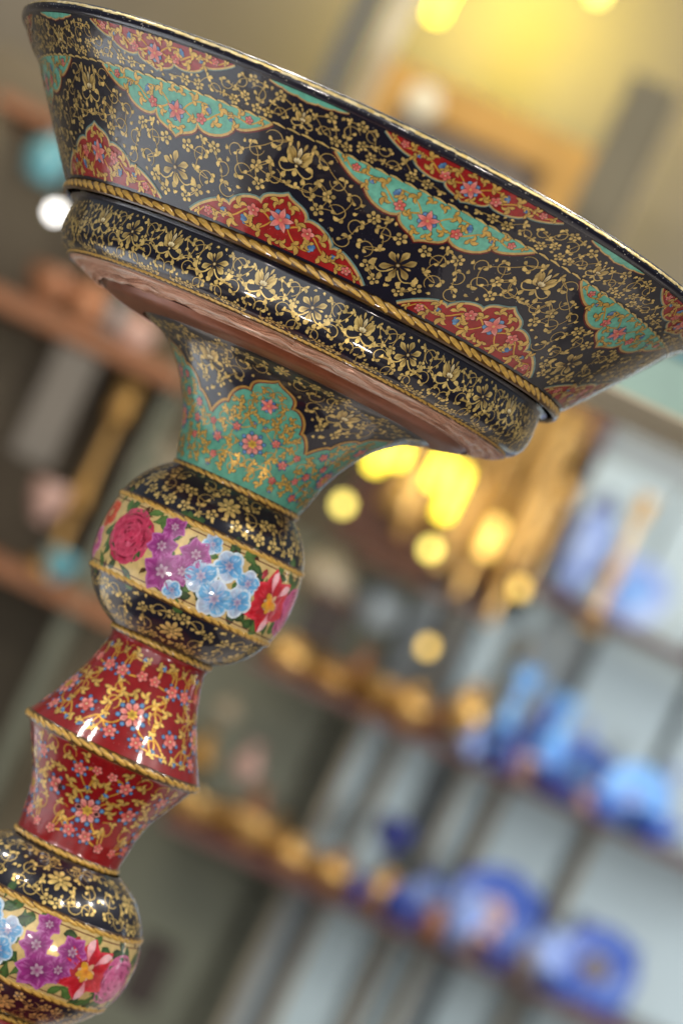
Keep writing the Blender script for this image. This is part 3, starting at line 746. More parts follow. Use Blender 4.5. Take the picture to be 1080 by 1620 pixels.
def knob(name, cx, prof, z0, z1, sh, ph, sc):
    sf = Surf(prof, cx); o = sf.lathe(name, M_BLACK, bowl, 200)
    t0, t1 = sf.at_z(z0), sf.at_z(z1)
    belt = Paint(sf)                                    # gold ground
    n = 160; ths, ts, fs = [], [], []; rows = 14
    for i in range(n):
        for k in range(rows): ths.append(2 * PI * i / n); ts.append(t0 + (t1 - t0) * k / (rows - 1))
    for i in range(n):
        j = (i + 1) % n
        for k in range(rows - 1): fs.append((i * rows + k, i * rows + k + 1, j * rows + k + 1, j * rows + k))
    belt.add(ths, ts, [lin('dcc083')] * len(ths), fs, .3)
    belt.build('gold_belt', o, mat=M_GOLDG)
    P = Paint(sf)
    for tt, s in ((t0, 1), (t1, -1)):                   # dark red hairlines beside the ropes
        P.strip([(2 * PI * i / 96, tt + s * 10 * sc) for i in range(97)], .9, lin('5a1414'), .5)
    at = lambda deg, f: ((ph + deg) * D2R, t0 + (t1 - t0) * f)
    R = sf.R((t0 + t1) / 2)
    P.build('belt_lines', o)
    for rep in range(2):                                # the posy is painted twice round the knob
        b0 = rep * 180
        P = Paint(sf)
        for i in range(110):
            c = at(b0 + random.uniform(-84, 92), random.choice((random.uniform(.1, .9), random.uniform(.72, .92), random.uniform(.08, .25))))
            greenleaf(P, c, random.uniform(0, 6.28), random.uniform(22, 34) * sc, random.uniform(5.5, 8.5) * sc, .45 + random.random() * .1)
        for i in range(14):
            c = at(b0 + random.uniform(-84, 92), random.choice((.12, .88)) + random.uniform(-.04, .04))
            leaf(P, c, random.uniform(0, 6.28), 15 * sc, 3.5 * sc, .4, col=lin('4a3018'))
        P.build('painted_leaves', o, 'stuff')
        def fl(nm, fn):
            P = Paint(sf); fn(P); P.build(nm, o)
        fl('painted_rose', lambda P: rose(P, at(b0 - 44 + sh['rose'], .47), 47 * sc, lin('800c2c'), lin('b81c46'), lin('dc6480'), .7))
        def mag(P):
            for d, f, r, a in ((-20, .14, 21, .3), (-3, .34, 27, 1), (-22, .42, 27, .6), (-6, .60, 24, .2), (-16, .70, 36, 0)):
                bloom(P, at(b0 + d + sh['mag'], f), r * sc, 6, lin('64164e'), lin('9c3482'), lin('c472b0'), lin('8a2a6a'), .75 + r * .008, a, .40, True)
        fl('painted_lily', mag)
        def blu(P):
            for d, f, r, a in ((8, .14, 17, .3), (-2, .86, 16, 0), (21, .30, 26, .2), (35, .40, 22, .9), (9, .55, 28, .5), (34, .66, 25, .1), (21, .74, 31, .8)):
                bloom(P, at(b0 + d + sh['blu'], f), r * sc, 5, lin('2f6fae'), lin('6fb2de'), lin('e4eef2'), lin('7d6a98'), .8 + f * .4, a, .5, alt=lin('b9c6dc'))
        fl('painted_forget_me_not', blu)
        def redl(P):
            bloom(P, at(b0 + 57 + sh['red'], .5), 52 * sc, 6, lin('860c16'), lin('c81826'), lin('e03c4c'), lin('e89a20'), .9, .35, .36, True)
            for a in (1.2, 4.4, -.9): P.petal(at(b0 + 57 + sh['red'], .5), a, 15 * sc, 50 * sc, 6.5 * sc, lin('d8586a'), lin('f4bcc0'), 1.5, 'leaf', .2)
            for a in (.4, 1.6, 2.6, 3.9): P.petal(at(b0 + 57 + sh['red'], .5), a, 0, 18 * sc, 5.5 * sc, lin('d87a10'), lin('f2b030'), 1.6, 'round')
            P.petal(at(b0 + 45 + sh['red'], .2), 1.8, -9 * sc, 9 * sc, 5 * sc, lin('8c2028'), lin('b84048'), .8, 'point')
        fl('painted_red_lily', redl)
        fl('painted_pink_rose', lambda P: rose(P, at(b0 + 84 + sh['pink'], .52), 44 * sc, lin('9c2a66'), lin('d0508c'), lin('ee9cbc'), .72))
        def small(P):
            bloom(P, at(b0 - 72 + sh['small'], .3), 26 * sc, 5, lin('a02818'), lin('d8502c'), lin('e8907a'), lin('e8b040'), .6, .4)
            bloom(P, at(b0 - 77 + sh['small'], .7), 26 * sc, 5, lin('a83a78'), lin('d8609c'), lin('f4b4cc'), lin('e8b040'), .6, .1)
        fl('painted_small_blossoms', small)
    P = Paint(sf)
    for ta, tb in ((5, t0 - 8 * sc), (t1 + 8 * sc, sf.len - 5)):
        for i in range(6):
            Fl = Fill(sf, 0, PI / 6, ta, tb); tm = (ta + tb) / 2
            Fl.block((0, tm), 20 * sc)
            if i == 0: seed = random.getstate()
            else: random.setstate(seed)
            gold_fill(P, Fl, .84 * sc, .4, rep=[((5 + 60 * i) * D2R, 1), ((5 + 60 * i) * D2R, -1)], dens=2.2)
            rosette8(P, ((5 + 60 * i) * D2R, tm), 19 * sc)
    P.build('gold_flowers', o, 'stuff')
    rope(o_parent, sf.R(t0) + .5, z0, cx, 17 * sc, 9.5 * sc, 2.6, -.30, 6 * sc, .8)
    rope(o_parent, sf.R(t1) + .5, z1, cx, 17 * sc, 9.5 * sc, 2.6, .32, 6 * sc, .8)
    return o
o_parent = bowl
knob('knob', UX, [(105, -546), (122, -561), (142, -586), (154, -612), (162, -650), (164, -690), (160, -725), (151, -752), (136, -777), (115, -798), (89, -814)],
     -623, -746, dict(rose=0, mag=0, blu=-5, red=-7, pink=-8, small=0), 2, 1.0)
rope(bowl, 85, -819, NX, 14, 9.5, 3.2, .1, 6)

# --- red waist
def waist(prof, zmid):
    sf = Surf(prof, NX); o = sf.lathe('red_waist', M_RED, bowl, 180)
    P = Paint(sf)
    for za, zb, zc in ((zmid[0], zmid[1], zmid[2]),):
        pass
    return sf, o
up_w = Surf([(83, -824), (82, -838), (90, -872), (104, -910), (124, -953), (146, -992)], NX)
lo_w = Surf([(146, -1007), (138, -1014), (119, -1050), (100, -1087), (92, -1123), (88, -1160), (88, -1168)], NX)
for sf, zc in ((up_w, -931), (lo_w, -1095)):
    o = sf.lathe('red_waist', M_RED, bowl, 180)
    P = Paint(sf); NW = 5
    Fl = Fill(sf, 0, PI / NW, 6, sf.len - 8); tcn = sf.at_z(zc)
    Fl.block((0, tcn), 26)
    Fl.block((PI / NW, sf.at_z(zc) + (16 if zc > -1000 else -18)), 17)
    colour_fill(P, Fl, 1.0, .4, rep=[(.07 + 2 * PI * i / NW, h) for i in range(NW) for h in (1, -1)], dens=2.4)
    for i in range(NW):
        a = .07 + 2 * PI * i / NW
        bigrosette(P, (a, tcn), 21, .6)
        for s in (-1, 1):
            L = P.loc((a, tcn))
            for q in (-1, 1):
                P.strip(bez(L(s * 14, q * 16), L(s * 26, q * 36), L(s * 44, q * 24), 8), 1.3, lin('d8a23c'), .5)
        flower_pink(P, (a + PI / NW, sf.at_z(zc) + (16 if zc > -1000 else -18)), 13, .6, True)
    P.build('painted_flowers', o, 'stuff')
rope(bowl, 147, -1000, NX, 19, 12, 4.2, 0, 8)
rope(bowl, 88, -1172, NX, 14, 9.5, 3.2, -.1, 6)
knob('knob', LX, [(90, -1178), (121, -1196), (142, -1215), (160, -1245), (171, -1280), (173, -1315), (168, -1348), (157, -1375), (140, -1400), (116, -1422), (92, -1436)],
     -1254, -1378, dict(rose=-28, mag=29, blu=-44, red=-19, pink=-22, small=-18), 0, 1.02)
rope(bowl, 90, -1442, NX, 14, 9.5, 3.2, .1, 6)
foot = Surf([(90, -1447), (96, -1480), (120, -1530), (170, -1590), (240, -1640), (300, -1670), (318, -1690), (318, -1719.5)], NX)
foot.lathe('foot', M_RED, bowl, 160)
rope(bowl, 316, -1700, NX, 21, 13, 4, 0, 9)

# ================================================================== the shop behind
def box_mesh(name, sx, sy, sz, bev=0.0):
    import bmesh
    bm = bmesh.new(); bmesh.ops.create_cube(bm, size=1)
    for v in bm.verts: v.co = Vector((v.co.x * sx, v.co.y * sy, v.co.z * sz))
    if bev: bmesh.ops.bevel(bm, geom=list(bm.edges), offset=bev, segments=2, affect='EDGES')
    me = bpy.data.meshes.new(name); bm.to_mesh(me); bm.free(); return me
def box(name, loc, size, mat, parent=None, bev=0.0):
    o = link(name, box_mesh(name, *size, bev), mat, parent); o.location = loc; return o
def turned(name, pts, mat, parent=None, loc=(0, 0, 0), seg=28, smooth=True):
    """lathe of (r, z) metres"""
    vs, fs = [], []; m = len(pts)
    for r, z in pts:
        for j in range(seg): vs.append((r * math.cos(2 * PI * j / seg), r * math.sin(2 * PI * j / seg), z))
    for i in range(m - 1):
        for j in range(seg):
            k = (j + 1) % seg; fs.append((i * seg + j, i * seg + k, (i + 1) * seg + k, (i + 1) * seg + j))
    me = bpy.data.meshes.new(name); me.from_pydata(vs, [], fs)
    me.polygons.foreach_set('use_smooth', [smooth] * len(fs)); me.update()
    o = link(name, me, mat, parent); o.location = loc; return o
def curve_pts(pts, n=6):
    q = [pts[0]] + list(pts) + [pts[-1]]; out = []
    for i in range(1, len(q) - 2):
        a, b, c, d = [np.array(x, float) for x in q[i - 1:i + 3]]
        for k in range(n):
            u = k / n; out.append(tuple(.5 * (2 * b + (c - a) * u + (2 * a - 5 * b + 4 * c - d) * u * u + (3 * b - a - 3 * c + d) * u ** 3)))
    out.append(tuple(pts[-1])); return [(max(0.0005, r), z) for r, z in out]
def at(u, v, Z):
    """where the sight line of a drawing point (level frame) meets the depth Z from the camera"""
    return Vector((CAM.x + (u - 831.7) * Z / F, Z - CD, CAM.z + (v + 693) * Z / F))

M_WOOD = varied('dark_shelf_wood', lin('5a3220'), .45, 0, 9, .3)
M_MAROON = varied('maroon_shelf_edge', lin('5a332c'), .4, 0, 9, .25)
M_ORANGE = varied('orange_brown_wood', lin('8e5a34'), .4, 0, 9, .25)
M_TAN = varied('tan_upright', lin('9a8c74'), .5, 0, 9, .2)
M_GREY = varied('grey_upright', lin('8a9090'), .5, 0, 9, .15)
M_PALE = varied('pale_grey_panel', lin('b0bec0'), .5, 0, 2.5, .12)
M_OLIVE = varied('olive_panel', lin('6a6a58'), .6, 0, 3, .3)
M_WALL = varied('taupe_wall', lin('7e7466'), .7, 0, 1.5, .12)
M_BRASS = varied('brass', lin('dcb06a'), .36, .7, 14, .2)
M_BRASSD = varied('old_brass', lin('a98044'), .4, .6, 14, .25)
M_COPPERB = varied('copper_ware', lin('ac7450'), .4, .3, 14, .25)
M_GILT = varied('gilt_frame', lin('b0853e'), .5, .2, 20, .25)
def enamel(name, cols, scale):
    """blue enamel painted all over with paler flowers"""
    m, nt, p = nodes(name)
    tc = nt.nodes.new('ShaderNodeTexCoord'); n = nt.nodes.new('ShaderNodeTexNoise')
    n.inputs['Scale'].default_value = scale; n.inputs['Detail'].default_value = 5; n.inputs['Roughness'].default_value = .7
    nt.links.new(tc.outputs['Object'], n.inputs['Vector'])
    r = nt.nodes.new('ShaderNodeValToRGB'); el = r.color_ramp.elements
    el[0].position = .34; el[0].color = (*lin(cols[0]), 1); el[1].position = .68; el[1].color = (*lin(cols[-1]), 1)
    for i, c in enumerate(cols[1:-1]):
        e = el.new(.34 + .34 * (i + 1) / (len(cols) - 1)); e.color = (*lin(c), 1)
    nt.links.new(n.outputs['Fac'], r.inputs[0]); nt.links.new(r.outputs[0], p.inputs['Base Color'])
    p.inputs['Roughness'].default_value = .42; p.inputs['Coat Weight'].default_value = .1
    return m
M_BLUE = enamel('cobalt_enamel', ('16286c', '2048a8', '3c60b2', '94a8d6'), 34)
M_SKY = enamel('sky_blue_enamel', ('2f5cb4', '5c9ae0', '7cb4ec', 'a8c8e8'), 26)
M_LAV = enamel('lavender_blue_enamel', ('4058a2', '7e94cc', '9aaeda', 'bccce4'), 30)
M_NAVY = varied('navy_enamel', lin('343c80'), .3, 0, 25, .5, .5)
M_TQ = varied('turquoise_ware', lin('6aa6ae'), .3, 0, 25, .25, .5)
M_PINKB = varied('pinkish_ware', lin('c8a090'), .4, 0, 25, .25)
M_DARK = varied('dark_box_card', lin('2c2018'), .6, 0, 9, .3)
M_CREAM = varied('cream_paper', lin('d8ccb0'), .7, 0, 9, .1)
M_TAUPE = varied('taupe_canvas', lin('75685c'), .7, 0, 6, .3)
def glow(name, col, k):
    m, nt, p = nodes(name); p.inputs['Base Color'].default_value = (*[.2 * x for x in col], 1)
    p.inputs['Emission Color'].default_value = (*col, 1); p.inputs['Emission Strength'].default_value = k
    tc = nt.nodes.new('ShaderNodeTexCoord'); n = nt.nodes.new('ShaderNodeTexNoise'); n.inputs['Scale'].default_value = 30
    nt.links.new(tc.outputs['Object'], n.inputs['Vector'])
    r = nt.nodes.new('ShaderNodeMapRange'); r.inputs[3].default_value = k * .85; r.inputs[4].default_value = k * 1.15
    nt.links.new(n.outputs['Fac'], r.inputs[0]); nt.links.new(r.outputs[0], p.inputs['Emission Strength']); return m
M_AMBER = glow('amber_glow', (1.0, .78, .05), 7.0)  # real lamps, and glow painted for highlights on hanging brass
M_AMBERD = glow('dim_gold_glow', (.95, .62, .14), 3.2)  # glow put on brass pieces for their highlights
M_AMBERP = glow('pale_amber_glow', (.95, .78, .16), 5.0)
M_WHITEB = glow('white_bulb', (1.0, .98, .93), 9)
M_YEL = glow('lit_yellow_shade', (.78, .66, .14), .75)

fl = box('floor', (0, 1.5, -.05), (14, 14, .1), varied('floor_stone', lin('5a544e'), .4, 0, 3, .2)); tag(fl, kind='structure')
table = empty('display_table', (0, 0, 0)); tag(table, 'pale display table carrying the painted pedestal bowl', 'table')
box('table_top', (-.05, .03, TABLE - .016), (1.25, .76, .03), varied('grey_table_top', lin('aaa29c'), .45, 0, 8, .1), table, .004)
for x in (-.6, .5):
    for y in (-.3, .36): box('leg', (x, y, (TABLE - .032) / 2), (.06, .06, TABLE - .034), M_WOOD, table)

rn = empty('darkening_cloth', (0.02, -.05, TABLE)); tag(rn, 'added unseen dark blue cloth lying under the pedestal bowl', 'cloth')  # cloth added to darken what the bowl wall reflects
box('cloth', (0, -.08, .001), (.44, .36, .002), varied('darkening_cloth_blue', lin('24222e'), .8, 0, 60, .2), rn); box('hem', (0, -.265, .001), (.44, .008, .003), M_BRASSD, rn)
pp = empty('sheen_sheet', (-.44, .04, TABLE)); tag(pp, 'added unseen white paper on the table left of the bowl', 'reflector')  # sheet added for the pale sheen on the bowl wall
box('reflector', (0, 0, .001), (.36, .64, .002), varied('reflector_white', lin('e4e8ee'), .6, 0, 20, .05), pp)

wl = box('wall', (0, 3.93, 1.6), (9, .1, 3.2), M_WALL); tag(wl, kind='structure')

# ---- long shelving: pale backed bays to the right, olive backed bays to the left
ZB = 4.5; ZF = 4.28
sh = empty('display_shelving', (at(1200, -1600, ZB).x, at(0, 0, ZB).y, 0))
tag(sh, 'long wall shelving with pale backed bays and maroon shelf edges', 'shelving')
def part_box(name, u0, u1, v0, v1, Z, dep, mat, parent):
    a, b = at(u0, v0, Z), at(u1, v1, Z); pl = parent.location
    return box(name, (Vector(((a.x + b.x) / 2, a.y + dep / 2, (a.z + b.z) / 2)) - pl), (abs(b.x - a.x), dep, abs(b.z - a.z)), mat, parent)
for u0, u1, v0, v1, m in (
        (1012, 1068, -1500, -1072, M_GREY), (1078, 1168, -1500, -1072, M_PALE), (1204, 1262, -1500, -1072, M_PALE), (1300, 1420, -1500, -1072, M_PALE), (1440, 1800, -1500, -1072, M_PALE),
        (1010, 1128, -1050, -785, M_PALE), (1164, 1232, -1050, -785, M_PALE), (1262, 1398, -1050, -785, M_PALE), (1418, 1800, -1050, -785, M_PALE),
        (900, 985, -765, -560, M_OLIVE), (1000, 1090, -765, -520, M_GREY), (1106, 1190, -765, -480, M_PALE), (1290, 1440, -765, -480, M_PALE), (1460, 1800, -765, -480, M_PALE),
        (1010, 1150, -480, -250, M_PALE), (1165, 1300, -480, -250, M_PALE), (1310, 1420, -480, -250, M_PALE), (1440, 1800, -480, -250, M_PALE)):
    part_box('back_panel', u0, u1, v0, v1, ZB, .012, m, sh)
part_box('bay_back', 500, 1008, -1600, -560, ZB + .03, .012, M_OLIVE, sh)
part_box('bay_back', 1008, 1800, -1600, -200, ZB + .03, .012, M_GREY, sh)
for u in (1004, 1073, 1186, 1250, 1409):
    part_box('upright', u - 6, u + 6, -1500, -785 if u < 1010 or u > 1240 else -560, ZB - .03, .025, M_TAN, sh)
for v0, v1, u0, u1 in ((-1074, -1056, 780, 1800), (-786, -772, 800, 1800), (-490, -478, 1120, 1800)):
    part_box('shelf_board', u0, u1, v0, v1, ZF - .06, .25, M_MAROON, sh)

def pot(name, label, cat, u, v, r, h, mat, kind='jar', group=None, lidmat=None, Z=4.3):
    """r, h in drawing units; v is where it stands"""
    q = Z / F; o = empty(name, at(u, v, Z)); tag(o, label, cat, group)
    R, H = r * q, h * q
    if kind == 'jar':
        turned('body', curve_pts([(.0, 0), (R * .55, 0), (R * .8, H * .12), (R, H * .42), (R * .82, H * .68), (R * .45, H * .78), (R * .5, H * .82)]), mat, o)
        turned('lid', curve_pts([(R * .52, H * .82), (R * .42, H * .9), (R * .12, H * .95), (R * .12, H), (0, H * 1.02)]), lidmat or mat, o)
    elif kind == 'vase':
        turned('body', curve_pts([(0, 0), (R * .5, 0), (R * .62, H * .05), (R, H * .33), (R * .7, H * .58), (R * .38, H * .72), (R * .36, H * .86)]), mat, o)
        turned('neck', curve_pts([(R * .36, H * .86), (R * .5, H * .95), (R * .62, H), (R * .55, H), (R * .3, H * .86)]), lidmat or mat, o)
    elif kind == 'bowl':
        turned('body', curve_pts([(0, H * .1), (R * .4, H * .12), (R * .85, H * .5), (R, H), (R * .94, H), (R * .8, H * .55), (0, H * .22)]), mat, o)
        turned('foot', [(R * .4, 0), (R * .42, 0), (R * .32, H * .13), (0, H * .13)], lidmat or mat, o)
    elif kind == 'plate':
        a = turned('plate_disc', curve_pts([(0, 0), (R * .6, 0), (R * .7, R * .06), (R, R * .14), (R, R * .16), (R * .68, R * .1), (0, R * .05)]), mat, o)
        b = turned('plate_centre', curve_pts([(0, R * .062), (R * .45, R * .062), (R * .5, R * .07), (0, R * .08)]), lidmat or mat, o)
        for x in (a, b): x.rotation_euler = (76 * D2R, 0, 0); x.location = (0, 0, R * .98)
    elif kind == 'candle':
        turned('base', curve_pts([(0, 0), (R, 0), (R * .9, H * .04), (R * .35, H * .1)]), mat, o)
        turned('stem', curve_pts([(R * .35, H * .1), (R * .3, H * .3), (R * .55, H * .4), (R * .3, H * .52), (R * .28, H * .78), (R * .6, H * .84)]), mat, o)
        turned('cup', curve_pts([(R * .6, H * .84), (R * .5, H * .94), (R * .66, H), (R * .5, H), (R * .3, H * .9)]), lidmat or mat, o)
    elif kind == 'box':
        box('body', (0, 0, H * .45), (R * 2, R * 1.4, H * .9), mat, o, R * .06)
        box('lid', (0, 0, H * .95), (R * 2.06, R * 1.46, H * .1), lidmat or mat, o, R * .03)
    return o
def lamp(name, label, u, v, r, h, mat, Z=4.15, top=60, group='lit amber lamps hanging in the shop'):
    """hanging body: v is its lower end"""
    q = Z / F; o = empty(name, at(u, v, Z)); tag(o, label, 'lamp', group); R, H = r * q, h * q
    turned('hanging_body', curve_pts([(0, 0), (R * .6, R * .12), (R, R * .7), (R, max(R, H - R * .7)), (R * .6, max(R * 1.3, H - R * .1)), (0, max(R * 1.4, H))]), mat, o)
    turned('hanging_cap', [(0, H + R * .5), (R * .4, H + R * .4), (R * .55, H), (0, H - R * .2)], M_BRASSD, o)
    turned('cord', [(.0025, H + R * .3), (.0025, H + top * q)], M_DARK, o, seg=6)
    return o

# brass and copper along the two shelves
U = 'brass and copper pots on the upper shelf'; L_ = 'brass and copper pots on the lower shelf'
pot('brass_jar', 'bulbous brass jar first in the upper row right beside the painted knob', 'jar', 850, -772, 42, 60, M_BRASS, 'jar', U)
pot('copper_jar', 'squat copper jar in the upper row just right of the first brass jar', 'jar', 925, -772, 40, 50, M_BRASSD, 'jar', U, M_COPPERB)
pot('brass_bowl', 'wide brass bowl in the middle of the upper brass row', 'bowl', 1000, -772, 42, 52, M_BRASSD, 'bowl', U)
pot('brass_jar', 'bright brass jar at the right end of the upper brass row', 'jar', 1062, -772, 34, 72, M_BRASS, 'jar', U)
pot('brass_vase', 'brass vase standing alone between the brass row and blue vases', 'vase', 1146, -750, 36, 92, M_BRASS, 'jar', U)
pot('brown_box', 'dark brown box above the upper brass row behind the knob', 'box', 880, -712, 36, 82, M_DARK, 'box', None, M_WOOD)
pot('brass_bowl', 'large brass bowl first in the lower row beside the red waist', 'bowl', 806, -1058, 50, 46, M_BRASS, 'bowl', L_)
pot('copper_bowl', 'copper bowl with pinkish shine second in the lower row', 'bowl', 908, -1056, 46, 50, M_BRASS, 'bowl', L_, M_COPPERB)
pot('brass_jar', 'small round brass jar third in the lower brass row', 'jar', 990, -1056, 34, 58, M_BRASS, 'jar', L_)
pot('copper_jar', 'copper toned jar fourth in the lower brass row', 'jar', 1062, -1056, 36, 62, M_BRASS, 'jar', L_, M_COPPERB)
pot('brass_jar', 'round gold jar ending the lower brass row before the blue ware', 'jar', 1146, -1056, 34, 72, M_BRASS, 'jar', L_)
for u, v, r, h, m, t in ((792, -935, 26, 70, M_BRASSD, 'small dull brass vase in the olive bay above the large bowl'),
                         (866, -915, 24, 60, M_PINKB, 'greyish pink vase in the olive bay'), (905, -985, 28, 70, M_COPPERB, 'reddish copper vase above the lower brass row'),
                         (800, -845, 24, 44, M_TAN, 'pale olive jar just right of the red waist')):
    pot('small_vase', t, 'vase', u, v - 40, r, h, m, 'vase', 'small vases in the olive bay', Z=4.42)
# blue ware on the upper shelf
B1 = 'blue enamel ware on the upper shelf'; B2 = 'blue enamel ware on the lower shelf'
pot('blue_vase', 'tall sky blue vase left of the cobalt vases on the upper shelf', 'vase', 1206, -770, 40, 165, M_SKY, 'candle', B1, M_SKY)
pot('blue_vase', 'tall cobalt vase behind the sky blue vase', 'vase', 1262, -770, 34, 150, M_BLUE, 'vase', B1, M_SKY)
pot('sky_blue_vase', 'slim sky blue vase right of the tall cobalt vase', 'vase', 1290, -770, 26, 150, M_SKY, 'vase', B1, Z=4.24)
pot('pink_jar', 'pinkish jar low in front of the blue vases', 'jar', 1268, -772, 26, 55, M_PINKB, 'jar', B1, M_LAV, Z=4.2)
pot('blue_plate', 'bright cobalt and sky blue plate standing on the upper shelf', 'plate', 1345, -772, 52, 90, M_BLUE, 'plate', B1, M_SKY)
pot('blue_plate', 'paler blue plate at the right end of the upper shelf', 'plate', 1440, -772, 52, 110, M_SKY, 'plate', B1, M_LAV, Z=4.22)
pot('navy_bowl', 'small navy bowl between the brass vase and the blue vases', 'bowl', 1190, -774, 26, 34, M_NAVY, 'bowl', B1, Z=4.2)
pot('navy_bowl', 'navy bowl in front of the cobalt vases', 'bowl', 1310, -772, 42, 34, M_NAVY, 'bowl', B1, Z=4.18)
pot('navy_bowl', 'deep blue bowl in front of the pale blue plate', 'bowl', 1400, -772, 44, 34, M_BLUE, 'bowl', B1, Z=4.18)
pot('navy_bowl', 'deep blue bowl beyond the right end of the plates', 'bowl', 1490, -772, 46, 40, M_BLUE, 'bowl', B1, Z=4.18)
# lower shelf
pot('navy_jar', 'navy jar beside the last gold jar on the lower shelf', 'jar', 1120, -962, 32, 50, M_NAVY, 'bowl', B2, Z=4.4)
pot('lavender_vase', 'lavender blue vase right of the last gold jar', 'vase', 1206, -1056, 36, 96, M_LAV, 'jar', B2, M_BLUE)
pot('brown_jar', 'small brown jar below the lavender blue vase', 'jar', 1238, -1058, 22, 60, M_ORANGE, 'jar', B2, Z=4.2)
pot('navy_bowl', 'dark blue bowl low at the left of the blue row', 'bowl', 1190, -1060, 34, 38, M_NAVY, 'bowl', B2, Z=4.16)
pot('blue_plate', 'large cobalt plate with pale centre on the lower shelf', 'plate', 1316, -1056, 74, 120, M_BLUE, 'plate', B2, M_PINKB, Z=4.36)
pot('lavender_jar', 'pale lavender jar in front of the large cobalt plate', 'jar', 1284, -1056, 36, 100, M_LAV, 'jar', B2, Z=4.2)
pot('lavender_jar', 'brighter lavender jar right of the large cobalt plate', 'jar', 1420, -1056, 42, 100, M_LAV, 'jar', B2, Z=4.2)
pot('violet_bowl', 'violet blue bowl between the two lavender jars', 'bowl', 1345, -1058, 38, 34, M_NAVY, 'bowl', B2, M_BLUE, Z=4.14)
pot('blue_plate', 'cobalt plate at the right end of the lower shelf', 'plate', 1500, -1056, 66, 120, M_BLUE, 'plate', B2, M_TAUPE, Z=4.34)
pot('violet_bowl', 'violet blue bowl at the foot of the brighter lavender jar', 'bowl', 1462, -1058, 36, 30, M_BLUE, 'bowl', B2, Z=4.14)
rnd = random.Random(3)
CL = 'small crowded blue wares along the shelves'
for i, (u, v, r, h, m, k, t) in enumerate((
        (1172, -770, 18, 52, M_LAV, 'vase', 'little lavender vase right of the lone brass vase'), (1232, -770, 20, 70, M_NAVY, 'jar', 'slim navy jar between the two tall blue vases'),
        (1330, -770, 20, 130, M_LAV, 'vase', 'tall pale vase behind the bright cobalt plate'), (1392, -770, 24, 96, M_BLUE, 'jar', 'cobalt jar between the two blue plates'),
        (1376, -770, 18, 44, M_PINKB, 'jar', 'small pinkish jar in front of the two blue plates'), (1480, -770, 26, 120, M_LAV, 'vase', 'pale blue vase beyond the last plate on the upper shelf'),
        (1172, -1056, 24, 62, M_BLUE, 'jar', 'cobalt jar hard against the last gold jar'), (1254, -1056, 26, 120, M_NAVY, 'vase', 'tall navy vase left of the large cobalt plate'),
        (1372, -1056, 26, 130, M_BLUE, 'vase', 'tall cobalt vase right of the large cobalt plate'), (1396, -1058, 20, 60, M_TAUPE, 'jar', 'taupe jar left of the brighter lavender jar'),
        (1452, -1056, 30, 130, M_NAVY, 'vase', 'tall dark blue vase behind the brighter lavender jar'), (1320, -1060, 24, 56, M_PINKB, 'jar', 'pinkish jar before the middle of the large cobalt plate'),
        (1540, -1056, 30, 120, M_BLUE, 'vase', 'cobalt vase at the far end of the lower shelf'), (1105, -1058, 20, 40, M_NAVY, 'bowl', 'tiny navy bowl in front of the last gold jars'))):
    pot(('blue_jar', 'blue_vase', 'blue_bowl')[('jar', 'vase', 'bowl').index(k)], t, ('jar', 'vase', 'bowl')[('jar', 'vase', 'bowl').index(k)], u, v, r, h, m, k, CL, Z=4.38 if h > 90 else 4.17)
CB = 'small crowded brass wares along the shelves'
for u, v, r, h, m, k, t in ((888, -770, 26, 78, M_BRASSD, 'vase', 'slim old brass vase between the first two jars of the upper row'), (962, -770, 24, 84, M_COPPERB, 'vase', 'reddish copper vase behind the wide brass bowl'),
                            (1032, -770, 22, 60, M_BRASSD, 'jar', 'old brass jar left of the bright brass jar'), (1098, -770, 24, 56, M_COPPERB, 'jar', 'copper jar between the bright brass jar and the lone brass vase'),
                            (860, -1056, 22, 62, M_BRASSD, 'vase', 'old brass vase between the large bowl and the copper bowl'), (950, -1056, 22, 76, M_BRASSD, 'vase', 'old brass vase left of the small round jar'),
                            (1028, -1056, 20, 52, M_BRASSD, 'jar', 'old brass jar between the last three round jars'), (1104, -1056, 22, 50, M_COPPERB, 'jar', 'copper jar left of the round gold jar')):
    pot('brass_vase' if k == 'vase' else 'brass_jar', t, k, u, v, r, h, m, k, CB, Z=4.36)
# plates and candlesticks right of the glowing pieces
pot('blue_plate', 'lavender blue plate hanging high behind tall gilt candlesticks', 'plate', 1212, -478, 40, 110, M_LAV, 'candle', 'upper blue ware', M_LAV, Z=4.4)
pot('blue_vase', 'greyish lavender vase with dark blue foot right of the candlesticks', 'vase', 1206, -468, 42, 170, M_LAV, 'jar', 'upper blue ware', M_NAVY)
pot('blue_plate', 'blue plate at the right edge above the pale panels', 'plate', 1305, -478, 54, 110, M_LAV, 'plate', 'upper blue ware', M_SKY)
for u, v, h, t in ((1098, -470, 230, 'tall gilt candlestick left of the lavender vase'), (1262, -510, 230, 'tall gilt candlestick right of the lavender vase'), (1140, -500, 190, 'shorter gilt candlestick close to the lavender vase')):
    pot('gilt_candlestick', t, 'candlestick', u, v, 26, h, M_BRASS, 'candle', 'tall gilt candlesticks', Z=4.25)
part_box('shelf_board', 880, 1120, -560, -550, ZF, .2, M_WOOD, sh)

